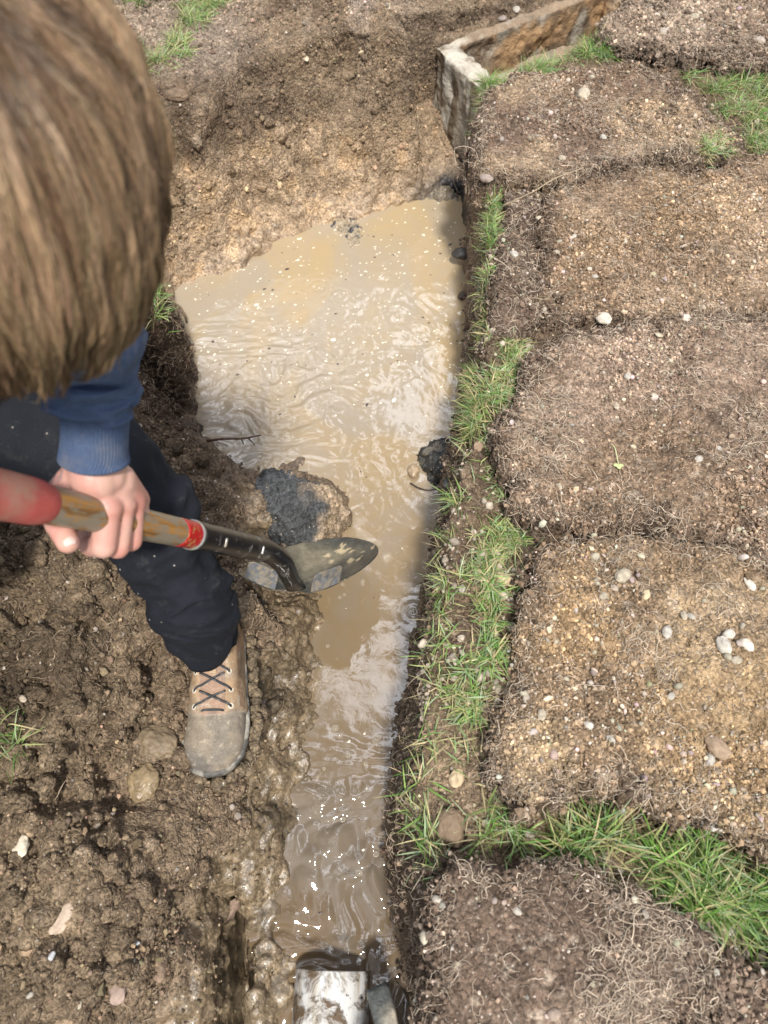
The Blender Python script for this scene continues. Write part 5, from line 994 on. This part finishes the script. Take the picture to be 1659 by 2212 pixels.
tcn = node(nt, 'ShaderNodeTexCoord'); n1 = node(nt, 'ShaderNodeTexVoronoi', Scale=900.0); L(tcn.outputs['Object'], n1.inputs['Vector']); bp = node(nt, 'ShaderNodeBump', Strength=.12, Distance=.0006); L(n1.outputs['Distance'], bp.inputs['Height']); L(bp.outputs[0], b.inputs['Normal']); M_SKIN = m
# tattoo at the wrist, drawn as lines of ink in the skin
ub, vb, db = project(BV); 
cx = lambda pts: [(x*.2083, 985+y*.2083) for x, y in pts]
ink = [cx([(545, 130), (560, 170), (600, 130), (640, 150), (640, 190), (605, 220), (600, 245), (612, 258), (635, 225), (622, 215)]), cx([(560, 165), (575, 200), (545, 245), (555, 250), (515, 305), (520, 270), (540, 215), (535, 175)])]
inkd = np.full(len(BV), 99.)
for line in ink:
    for (x0_, y0_), (x1_, y1_) in zip(line[:-1], line[1:]):
        t_ = np.clip(((ub-x0_)*(x1_-x0_)+(vb-y0_)*(y1_-y0_))/((x1_-x0_)**2+(y1_-y0_)**2+1e-9), 0, 1); inkd = np.minimum(inkd, np.hypot(ub-x0_-t_*(x1_-x0_), vb-y0_-t_*(y1_-y0_)))
inkm = sst(2.3, 1.0, inkd)*(db < .83)*(np.linalg.norm(BV-wr, axis=1) < .09)*(BN@unit(np.array([0, 0, CAM_H])-wr) > 0)
cs_ = mixn(cs_, np.array([.13, .13, .15]), inkm*.75)
body = mesh_np('body', BV, BF2, M_SKIN, col=cs_); attach(body, per)
# nails
M_NAIL = simple('nail', (.80, .60, .54), rough=.25, nscale=30, lo=.95, hi=1.05)
tv = unit(tm[3]-tm[2]); vd = unit(np.array([0, 0, CAM_H])-tm[3]); vd = unit(vd-tv*vd.dot(tv)); vd = unit(vd+np.cross(tv, vd)*-.25); sdv = np.cross(tv, vd)
a1_, a2_ = np.meshgrid(np.linspace(-1, 1, 13), np.linspace(-1, 1, 13)); rr_ = np.sqrt(np.clip(1-np.abs(a1_)**4*.5, 0, 1)); base = tm[3]+tv*.003+vd*.0114
V = base+np.multiply.outer(a2_*.0075*rr_, tv)+np.multiply.outer(a1_*.0060, sdv)-np.multiply.outer(a1_**2*.0022+a2_**4*.0006, vd); V = V.reshape(-1, 3); V = np.concatenate([V, V-vd*.001]); ff = grid_faces(13, 13); mesh_local('thumbnail', V, np.concatenate([ff, ff[:, ::-1]+169]), M_NAIL, per)

# ---- sweatshirt
m, nt, b = new_mat('blue sweatshirt cotton'); L = nt.links.new; tcn = node(nt, 'ShaderNodeTexCoord'); n1 = node(nt, 'ShaderNodeTexNoise', Scale=700.0, Detail=3.0); n2 = node(nt, 'ShaderNodeTexNoise', Scale=11.0, Detail=5.0, Roughness=.6); n3 = node(nt, 'ShaderNodeTexNoise', Scale=20.0, Detail=7.0, Roughness=.7)
for q in (n1, n2, n3): L(tcn.outputs['Object'], q.inputs['Vector'])
cq = mixc(nt, (.068, .100, .178), ramp(nt, n1.outputs['Fac'], [(.3, .8), (.7, 1.2)]), 1.0, 'MULTIPLY'); cq = mixc(nt, cq, ramp(nt, n2.outputs['Fac'], [(.3, .75), (.7, 1.25)]), 1.0, 'MULTIPLY'); cq = mixc(nt, cq, (.20, .19, .19), ramp(nt, n3.outputs['Fac'], [(.52, 0.0), (.75, .5)]))
L(cq, b.inputs['Base Color']); b.inputs['Roughness'].default_value = .92; b.inputs['Specular IOR Level'].default_value = .2
bp = node(nt, 'ShaderNodeBump', Strength=.4, Distance=.0008); L(n1.outputs['Fac'], bp.inputs['Height']); L(bp.outputs[0], b.inputs['Normal']); M_BLUE = m
tv_, tf_ = capsules([(hip+[0, 0, .10], chest, .17, .175), (chest, neck_b, .155, .075), (lsh, rsh, .085, .085), (chest, lsh, .12, .085), (chest, rsh, .12, .085), (lsh, P(150, 560, .70), .078, .062), (rsh, rel_, .078, .06), (rel_, rel_*.2+rw*.8, .058, .048)])
TV, TN, TF = remesh(tv_, tf_, .006); TV = laplace(TV, TF, 8); TN = normals(TV, TF); TV = TV+TN*(fbm(TV*np.array([1, 1, 2.2]), 8, 3, 810)*.010)[:, None]
swt = mesh_np('sweatshirt', TV, TF, M_BLUE); attach(swt, per)
slc = spline([P(165, 560, .70), P(185, 640, .715), P(197, 720, .735), P(201, 790, .76), P(203, 835, .770), P(206, 868, .777), P(207, 888, .782)], 110); tnorm = np.linspace(0, 1, 110)
def sl_fn(i, a):
    q = np.stack([np.cos(a)*.5, np.sin(a)*.5, np.full(len(a), i*5.0)], 1)
    f_ = 1+fbm(q, 1.6, 3, 820)*.10
    # folds that run diagonally round the sleeve, gathered above the cuff
    qa = np.stack([np.cos(a)*.8, np.sin(a)*.8, np.full(len(a), i*6.0)], 1); f_ += .04-np.abs(fbm(qa, 1.2, 2, 823))*.2
    f_ += .05*np.sin(i*34+np.cos(a-1)*2.6)*sst(.45, .9, i)+.035*np.sin(i*17-np.cos(a+.6)*3)
    return f_
rx = np.interp(tnorm, [0, .3, .6, .8, .92, 1], [.056, .053, .051, .0505, .0485, .0415]); V, F = ring_loft(slc, rx, rx*.93, 96, up=(0, .9, .4), fn=sl_fn)
sleeve = mesh_np('sleeve', V, merge_faces(F), M_BLUE); sleeve_l = attach(sleeve, per)
cfc = spline([P(207, 877, .780), P(206, 905, .785), P(205, 938, .792), P(203, 976, .800), P(203, 994, .804)], 40)
ribs = lambda i, a: 1+.0105*np.sin(a*58)+.012*np.sin(i*9+np.cos(a)*2)+.01*np.sin(a*3+i*4)
rxc = np.interp(np.linspace(0, 1, 40), [0, .25, .7, .96, 1], [.0415, .0395, .0405, .0425, .0415]); V, F = ring_loft(cfc, rxc, rxc*.86, 464, up=(0, .9, .4), fn=ribs, cap=False)
V2, F2_ = ring_loft(cfc[::-1], (rxc-.003)[::-1], (rxc*.86-.003)[::-1], 464, up=(0, .9, .4), cap=False); i_ = np.arange(464); j_ = np.roll(i_, -1)
n_ = len(V); brid = np.stack([i_+39*464, j_+39*464, (n_+j_), (n_+i_)], 1)
Vc, Fc = join([(V, F), (V2, F2_)]); cuff = mesh_np('cuff', Vc, merge_faces(Fc)+[] if False else [np.concatenate([f for f in Fc]+[brid])], M_BLUE); attach(cuff, sleeve_l)

# ---- trousers
m, nt, b = new_mat('black work cotton'); L = nt.links.new; tcn = node(nt, 'ShaderNodeTexCoord'); n1 = node(nt, 'ShaderNodeTexNoise', Scale=900.0, Detail=2.0); n2 = node(nt, 'ShaderNodeTexNoise', Scale=26.0, Detail=8.0, Roughness=.75); n3 = node(nt, 'ShaderNodeTexVoronoi', Scale=85.0); n4 = node(nt, 'ShaderNodeTexNoise', Scale=9.0, Detail=3.0)
for q in (n1, n2, n3, n4): L(tcn.outputs['Object'], q.inputs['Vector'])
cq = mixc(nt, (.0105, .0125, .018), ramp(nt, n1.outputs['Fac'], [(.3, .6), (.7, 1.4)]), 1.0, 'MULTIPLY'); cq = mixc(nt, cq, (.085, .08, .075), ramp(nt, n2.outputs['Fac'], [(.55, 0.0), (.8, .6)])); sp = node(nt, 'ShaderNodeSeparateColor'); L(n3.outputs['Color'], sp.inputs[0])
mu = node(nt, 'ShaderNodeMath', operation='MULTIPLY'); L(mapr(nt, n3.outputs['Distance'], .08, .16, 1, 0), mu.inputs[0]); L(mapr(nt, sp.outputs[0], .86, .88, 0, .75), mu.inputs[1]); cq = mixc(nt, cq, (.42, .38, .32), mu.outputs[0])
L(cq, b.inputs['Base Color']); b.inputs['Roughness'].default_value = .85; b.inputs['Specular IOR Level'].default_value = .25; bp = node(nt, 'ShaderNodeBump', Strength=.3, Distance=.0006); L(n1.outputs['Fac'], bp.inputs['Height']); L(bp.outputs[0], b.inputs['Normal']); M_TROU = m
def ctrl(lines): return spline([P(*q) for q in lines]+[ANK+fdir*.012+[0, 0, -.005]], 130)
leg = ctrl([(-520, 930, .98), (-330, 870, 1.0), (-60, 905, 1.0), (110, 965, 1.01), (225, 1035, 1.05), (300, 1110, 1.095), (348, 1185, 1.13), (388, 1255, 1.165), (420, 1310, 1.20)])
tn = np.linspace(0, 1, 130); rx = np.interp(tn, [0, .2, .4, .5, .58, .68, .8, .9, .97, 1], [.12, .105, .094, .086, .079, .072, .068, .064, .062, .058])
def leg_fn(i, a):
    q = np.stack([np.cos(a)*.55, np.sin(a)*.55, np.full(len(a), i*9.0)], 1); f_ = 1+fbm(q, 1.5, 4, 830)*.12
    f_ += .045*np.sin(i*46+np.cos(a-.8)*2.8)*(sst(.4, .55, i)+.15)+.055*np.sin(i*78+np.cos(a+1.3)*3.4+np.sin(2*a))*sst(.78, .95, i)
    f_ += .03*np.sin(i*120+2.2*np.cos(a-2))*np.exp(-((i-.56)/.05)**2)
    qa = np.stack([np.cos(a)*.9, np.sin(a)*.9, np.full(len(a), i*13.0)], 1)+np.stack([np.sin(a*2)*.2]*3, 1); f_ += (.025-np.abs(fbm(qa, 1.1, 2, 833))*.11)*(.4+sst(.45, .8, i))
    return f_
V, F = ring_loft(leg, rx, rx*.95, 110, up=(.1, .3, .9), fn=leg_fn)
tro = mesh_np('trousers', V, merge_faces(F), M_TROU); attach(tro, per)
tv_, tf_ = capsules([(hip+[0, 0, .08], hip-[0, 0, .02], .155, .15), (hip, rhip, .15, .14), (rhip, rkn, .115, .08), (rkn, rank, .078, .06), (hip, lhip, .14, .12), (lhip, leg[25], .12, .10)])
TV, TN, TF = remesh(tv_, tf_, .007); TV = laplace(TV, TF, 8); TN = normals(TV, TF); TV = TV+TN*(fbm(TV, 9, 3, 840)*.012)[:, None]
tr2 = mesh_np('trouser_seat', TV, TF, M_TROU); attach(tr2, tro)
# stitched seam down the outside of the shin
sm_a = 5.55; idxs = range(70, 128); seam = []
for k in idxs: seam.append(V[k*110+int(sm_a/(2*np.pi)*110)])
seam = np.array(seam); Vs, Fs_ = ring_loft(seam, np.full(len(seam), .0016), np.full(len(seam), .0016), 6, up=(.1, .2, .95)); o = mesh_np('seam', Vs, merge_faces(Fs_), M_TROU); attach(o, tro)

# ---- boot
def boot_w(s): return np.interp(s, [0, .06, .2, .42, .6, .72, .82, .9, .96, .99, 1.0], [.020, .032, .038, .043, .050, .0545, .0545, .050, .037, .022, .006])
def boot_c(s): return np.interp(s, [0, .4, .7, 1], [.000, .004, .003, -.004])
def boot_h(s): return np.interp(s, [0, .1, .25, .4, .5, .6, .7, .8, .9, .96, 1.0], [.085, .115, .128, .118, .100, .086, .074, .066, .058, .046, .022])
ns, na = 150, 90; ssn = 1-(1-np.linspace(0, 1, ns))**1.0; Vu = []
for s_ in ssn:
    a = np.linspace(0, np.pi, na); w_ = boot_w(s_); h_ = boot_h(s_); ex = .80
    x = np.sign(np.cos(a))*np.abs(np.cos(a))**ex*w_; z = .026+(h_-.026)*np.abs(np.sin(a))**(.88 if s_ > .55 else .7)
    Vu.append(org+fdir*s_*BL+np.outer(x+boot_c(s_), sdir)+np.outer(z, [0, 0, 1]))
Vu = np.concatenate(Vu); i = np.arange(ns*na).reshape(ns, na); Fu = [grid_faces(na, ns), i[0][None].copy()[:, ::-1], i[-1][None].copy()]
# plan coordinates
def plan(V): q = V-org; return (q@sdir)-boot_c(np.clip(q@fdir/BL, 0, 1)), (q@fdir)/BL
px_, ps_ = plan(Vu); NU = normals(Vu, [Fu[0]])
if NU[:, 2].mean() < 0: NU = -NU; Fu[0] = Fu[0][:, ::-1]
aw = np.abs(px_)/np.maximum(boot_w(ps_), .01)
tong = sst(.0225, .0205, np.abs(px_)+.0*ps_)*sst(.705, .69, ps_)            # tongue opening
vamp = sst(.655, .672, ps_+.04*aw**2-.03)
quart = (1-vamp)*(1-tong)
hgt = quart*.0026-tong*.0015+.0012*sst(.018, .01, np.abs(np.abs(px_)-.0235))*quart
hgt += fbm(Vu, 30, 3, 850)*.0013+fbm(Vu, 10, 2, 851)*.002+vamp*sst(.9, .75, ps_)*-.001
crease = np.exp(-((ps_-.705-.01*np.cos(px_*60))/.008)**2)*.0016+np.exp(-((ps_-.735)/.006)**2)*.0009; hgt -= crease*(aw < .9)
Vu2 = Vu+NU*hgt[:, None]
cb = np.tile(np.array([.245, .205, .155]), (len(Vu), 1)); cb = mixn(cb, np.array([.37, .255, .155]), quart*sst(.85, .5, ps_+fbm(Vu, 25, 3, 852)*.08)); cb = mixn(cb, np.array([.32, .215, .155]), tong)
cb = mixn(cb, np.array([.40, .26, .145]), quart*sst(.45, .3, ps_)*.8); cb = mixn(cb, np.array([.20, .13, .085]), quart*sst(.78, .86, aw)*sst(.9, .84, aw-.08)*(px_ > 0)*(ps_ < .64)*.75)
cb = mixn(cb, np.array([.14, .135, .125]), sst(.1, .6, fbm(Vu, 24, 4, 853))*.35); cb = mixn(cb, np.array([.115, .11, .105]), vamp*sst(.88, .97, ps_+.07*aw)*.6*sst(-.4, .2, fbm(Vu, 15, 3, 856))); cb = mixn(cb, np.array([.44, .38, .29]), sst(.42, .7, fbm(Vu, 130, 3, 854))*.45)
cb = mixn(cb, np.array([.42, .36, .28]), (np.exp(-((ps_-.668+.04*aw**2-.03)/.004)**2)*.5)*(tong < .5))
M_BOOT = attr_mat('worn suede', rough=.9, spec=.25, nscale=420, nlo=.7, nhi=1.3, bump=.35, bscale=700, bdist=.0008, coarse=60)
boot = mesh_np('boot', Vu2, Fu, M_BOOT, col=cb, wet=np.zeros(len(Vu))); attach(boot, per)
# ankle shaft
bsf = spline([org+fdir*.075+[0, 0, .07], org+fdir*.078+[0, 0, .12], org+fdir*.075+[0, 0, .16], org+fdir*.070+[0, 0, .20]], 30); V, F = ring_loft(bsf, np.interp(np.linspace(0, 1, 30), [0, .5, 1], [.060, .052, .053]), np.interp(np.linspace(0, 1, 30), [0, .5, 1], [.036, .040, .044]), 48, up=tuple(fdir), fn=lambda i, a: 1+.03*np.sin(a*2+i*7))
o = mesh_np('ankle_collar', V, merge_faces(F), M_BOOT, col=np.tile(np.array([.40, .26, .145]), (len(V), 1)), wet=np.zeros(len(V))); attach(o, boot)
# sole with a pale scuffed edge
M_SOLE = attr_mat('muddy rubber', rough=.7, spec=.4, nscale=120, nlo=.6, nhi=1.4, bump=.4, bdist=.0015)
prof = [(.0, -.004), (.006, .002), (.014, .0045), (.022, .0055), (.0275, .0045), (.0290, .001), (.0290, -.010)]; ang = np.linspace(0, 1, 90); outl = []
for s_ in 1-(1-np.linspace(0, 1, 80))**1.5: outl.append((s_, 1))
for s_ in (1-(1-np.linspace(1, 0, 80))**1.5): outl.append((s_, -1))
Vs = []
o2 = np.array([[boot_c(s_)+sg*boot_w(s_), s_*BL] for s_, sg in outl]); ctr = o2.mean(0)
tg = np.roll(o2, -1, 0)-np.roll(o2, 1, 0); nn_ = np.c_[tg[:, 1], -tg[:, 0]]; nn_ /= np.maximum(np.linalg.norm(nn_, axis=1)[:, None], 1e-9); nn_ *= np.sign(((o2-ctr)*nn_).sum(1))[:, None]
for z_, of in prof:
    lug = 0
    for q, n__ in zip(o2, nn_): 
        p_ = q+n__*(of+.0006*math.sin(q[1]*260)*(z_ < .02)); Vs.append(org+sdir*p_[0]+fdir*p_[1]+np.array([0, 0, z_]))
Vs = np.array(Vs); kq = len(o2); i = np.arange(len(prof)*kq).reshape(len(prof), kq); j = np.roll(i, -1, 1); Fs_ = [np.stack([i[:-1], j[:-1], j[1:], i[1:]], -1).reshape(-1, 4), i[-1:].copy(), i[:1, ::-1].copy()]
Vs = Vs+fbm(Vs, 60, 3, 860)[:, None]*.0008; cs2 = mixn(np.tile(np.array([.09, .085, .075]), (len(Vs), 1)), np.array([.27, .25, .21]), sst(-.1, .4, fbm(Vs, 40, 4, 861))); o = mesh_np('sole', Vs, Fs_, M_SOLE, col=cs2, wet=np.full(len(Vs), .2)); attach(o, boot)
rim = []
for (pt, n__) in zip(o2, nn_): rim.append(org+sdir*(pt[0]+n__[0]*.006)+fdir*(pt[1]+n__[1]*.006)+np.array([0, 0, .014]))
rim = np.array(rim); rep_ = rng.integers(0, len(rim), 420); rad_ = np.clip(np.exp(rng.normal(math.log(.006), .4, 420)), .003, .013)
out_ = np.array([sdir*nn_[k][0]+fdir*nn_[k][1] for k in rep_]); pos_ = rim[rep_]+out_*rng.uniform(.002, .014, (420, 1))+np.array([0, 0, -.006])
mo = scatter('mud_crumbs', pos_, rad_, np.tile(np.array([.16, .12, .075]), (420, 1))*rng.uniform(.6, 1.4, (420, 1)), np.full(420, .5), M_SOIL, base=ICO2, jag=.09, smooth=True); tag(mo, kind='stuff')
# laces
M_LACE = simple('dark lace', (.028, .034, .040), rough=.6, nscale=600, lo=.6, hi=1.6, bump=.5, bscale=900, bdist=.0006, dirt=(.14, .14, .13), dirt_amt=(.52, .62), dscale=90)
from mathutils.bvhtree import BVHTree
allF = [tuple(f) for f in Fu[0].tolist()]; bvh = BVHTree.FromPolygons([tuple(v) for v in Vu2.tolist()], allF)
def on_boot(x, s_, lift=.002):
    o_ = org+fdir*s_*BL+sdir*(x+boot_c(s_))+np.array([0, 0, .3]); h = bvh.ray_cast(Vector(o_), Vector((0, 0, -1)))
    return np.array(h[0])+np.array([0, 0, lift]) if h[0] is not None else o_-np.array([0, 0, .2])
def lace(x0_, s0_, x1_, s1_, lift=.0026, r_=.0025, bow=.0012, mid=14):
    pts = [on_boot(x0_+(x1_-x0_)*t, s0_+(s1_-s0_)*t, lift+bow*math.sin(math.pi*t)) for t in np.linspace(0, 1, mid)]; pts[0][2] -= .003; pts[-1][2] -= .003
    V, F = ring_loft(np.array(pts), np.full(mid, r_), np.full(mid, r_*.75), 8, up=(0, 0, 1)); return V, F
rows = [(.650, .0325), (.560, .0325), (.465, .030), (.375, .027)]
lp = [lace(-.019, .672, .019, .674)]
for k in range(0, 3, 1):
    (sa, xa), (sb, xb) = rows[k], rows[k+1]
    lp.append(lace(-xa, sa+(-.0), xb*.72, sb+.008, lift=.0024)); lp.append(lace(xa, sa, -xb*.72, sb+.008, lift=.0042))
lp.append(lace(-.027, .375, .027, .372, lift=.006, bow=.004))
# loose bow
q = np.array([on_boot(-.026, .37, .008), on_boot(-.016, .405, .010), on_boot(0, .412, .012), on_boot(.008, .385, .012), on_boot(.002, .36, .012)]); q = spline(q, 24); lp.append(ring_loft(q, np.full(24, .0024), np.full(24, .0022), 8, up=(0, 0, 1)))
V, F = join(lp); o = mesh_np('laces', V, merge_faces(F), M_LACE); attach(o, boot)
M_EYE = simple('eyelet', (.62, .56, .46), rough=.5, metal=.1)
for k, (s_, x_) in enumerate(rows):
    for sg in (-1, 1):
        p_ = on_boot(sg*x_, s_, .0008); p2 = on_boot(sg*x_+.002, s_, .0008); nx_ = unit(p2-p_); nz = unit(np.cross(nx_, fdir)); nz = nz if nz[2] > 0 else -nz; ny_ = np.cross(nz, nx_)
        tvs = np.array([p_+(nx_*math.cos(a)+ny_*math.sin(a))*(.0042+.0015*math.cos(b2))+nz*.0010*math.sin(b2) for a in np.linspace(0, 2*np.pi, 18, endpoint=False) for b2 in np.linspace(0, 2*np.pi, 8, endpoint=False)]); i = np.arange(144).reshape(18, 8)
        o = mesh_np('eyelet', tvs, np.stack([i, np.roll(i, -1, 0), np.roll(np.roll(i, -1, 0), -1, 1), np.roll(i, -1, 1)], -1).reshape(-1, 4), M_EYE); attach(o, boot)
# tongue pull loop
V = []; 
for t in np.linspace(0, 1, 8):
    for xx in (-.0065, .0065): p_ = on_boot(xx+.001, .425+.055*t, .0028+.0008*math.sin(math.pi*t)); V.append(p_)
V = np.array(V); V = np.concatenate([V, V-[0, 0, .0022]]); f0 = grid_faces(2, 8); i = np.arange(16).reshape(8, 2)
r1 = np.stack([i[:-1, 0], i[1:, 0], i[1:, 0]+16, i[:-1, 0]+16], 1); r2 = np.stack([i[:-1, 1], i[1:, 1], i[1:, 1]+16, i[:-1, 1]+16], 1)
o = mesh_np('tongue_loop', V, np.concatenate([f0, f0[:, ::-1]+16, r1, r2, [[0, 1, 17, 16], [14, 15, 31, 30]]]), M_BOOT, col=np.tile(np.array([.38, .275, .175]), (32, 1)), wet=np.zeros(32), smooth=False); attach(o, boot)
# the other boot, on the bank beyond the picture
def off_boot():
    o = boot.copy(); o.data = boot.data; C.objects.link(o); o.parent = per; return o
b2 = off_boot(); b2.location = Vector((-.70, .22, .19)); 
for ch in list(boot.children): c2 = ch.copy(); C.objects.link(c2); c2.parent = b2

# ---- hair
ra, rb_, rcm = .108, .138, .110
right_ = np.array([1, 0, 0.]); upv = np.array([0, .8660254, .5]); tocam = unit(np.array([0, 0, CAM_H])-head_c); upv = unit(upv-tocam*upv.dot(tocam)); right_ = np.cross(upv, tocam)
if right_[0] < 0: right_ = -right_
pole = unit(-.30*right_+.80*upv+.52*tocam); e1 = unit(np.cross(pole, tocam)); e2 = np.cross(pole, e1)
def ell(d, k=1.0): return head_c+(d@right_)[..., None]*right_*ra*k+(d@upv)[..., None]*upv*rb_*k+(d@tocam)[..., None]*tocam*rcm*k
def hair_dir(th, ph): return np.cos(th)[..., None]*pole+np.sin(th)[..., None]*(np.cos(ph)[..., None]*e1+np.sin(ph)[..., None]*e2)
def lockn(ph, th, s=0): q = np.stack([np.cos(ph)*3.2, np.sin(ph)*3.2, th*.55+s], -1).reshape(-1, 3); return (fbm(q, 1.7, 3, 900)*.6+fbm(q, 5, 2, 901)*.4).reshape(ph.shape)
# cap
tg_, pg = np.meshgrid(np.linspace(.001, 2.35, 150), np.linspace(0, 2*np.pi, 240), indexing='ij'); sw = .35*np.sin(tg_*1.3); pg2 = pg+sw*0
D_ = hair_dir(tg_, pg2); V = ell(D_.reshape(-1, 3), .955)*1.0; lk = lockn(pg2, tg_).reshape(-1); V = V+D_.reshape(-1, 3)*(lk*.014)[:, None]
i = np.arange(150*240).reshape(150, 240); j = np.roll(i, -1, 1); F = np.stack([i[:-1], i[1:], j[1:], j[:-1]], -1).reshape(-1, 4)
m, nt, b = new_mat('brown hair'); L = nt.links.new; at = node(nt, 'ShaderNodeAttribute', attribute_name='col'); L(at.outputs['Color'], b.inputs['Base Color']); b.inputs['Roughness'].default_value = .42; b.inputs['Specular IOR Level'].default_value = .45; M_HAIR = m
hcol = lambda lk_, n_: np.clip(np.array([.095, .055, .028])+np.clip(lk_+.2, 0, 1)[:, None]*np.array([.36, .255, .16]), .02, 1)
hair = mesh_np('hair', V, F, M_HAIR, col=hcol(lk, 0)*.75); attach(hair, per)
NS, K = 15000, 16
ph0 = rng.uniform(0, 2*np.pi, NS); th0 = rng.uniform(.02, 1.75, NS)**1.0; ln_ = rng.uniform(.45, 1.25, NS)**1.1; fly = (rng.random(NS) < .035)
tt_ = np.linspace(0, 1, K)[None]; th = th0[:, None]+ln_[:, None]*tt_; ph = ph0[:, None]+.10*np.sin(th*3+ph0[:, None]*2)+rng.normal(size=(NS, 1))*.05*tt_+.28*fbm(np.stack([np.cos(ph0)*2, np.sin(ph0)*2, th0], 1), 1.5, 2, 905)[:, None]*tt_
Dd = hair_dir(th, ph); layer = rng.uniform(-.01, 1, NS)[:, None]; lk_ = lockn(ph, th)
rad_k = .965+.035*layer*np.sin(np.pi*np.clip(tt_*.9+.08, 0, 1))
pts = ell(Dd.reshape(-1, 3), 1.0).reshape(NS, K, 3); pts = head_c+(pts-head_c)*rad_k[..., None]+Dd*(lk_*.014)[..., None]
over = np.clip(th-2.15, 0, 1); pts = pts-upv*(over*.03)[..., None]
pts = pts+(Dd*(rng.uniform(.002, .014, (NS, 1))*tt_**2)[..., None]+e1*(rng.normal(size=(NS, 1))*.012*tt_**2)[..., None])*fly[:, None, None]
rr_ = rng.uniform(.0003, .0006, (NS, 1))*np.where(fly, .6, 1)[:, None]*np.interp(np.linspace(0, 1, K), [0, .1, .7, 1], [.6, 1, 1, .35])[None]
lks = lockn(ph[:, :1], th[:, :1]).ravel(); cl = hcol(lks, NS)*rng.uniform(.6, 1.45, (NS, 1))*(1+rng.normal(size=(NS, 3))*.04)
V, F, cl = tubes(pts, rr_, 3, cl); o = mesh_np('hair_strands', V, F, M_HAIR, col=cl); tag(o, kind='stuff'); attach(o, hair)
# sideburn and neck stay under the hair: nothing else to see
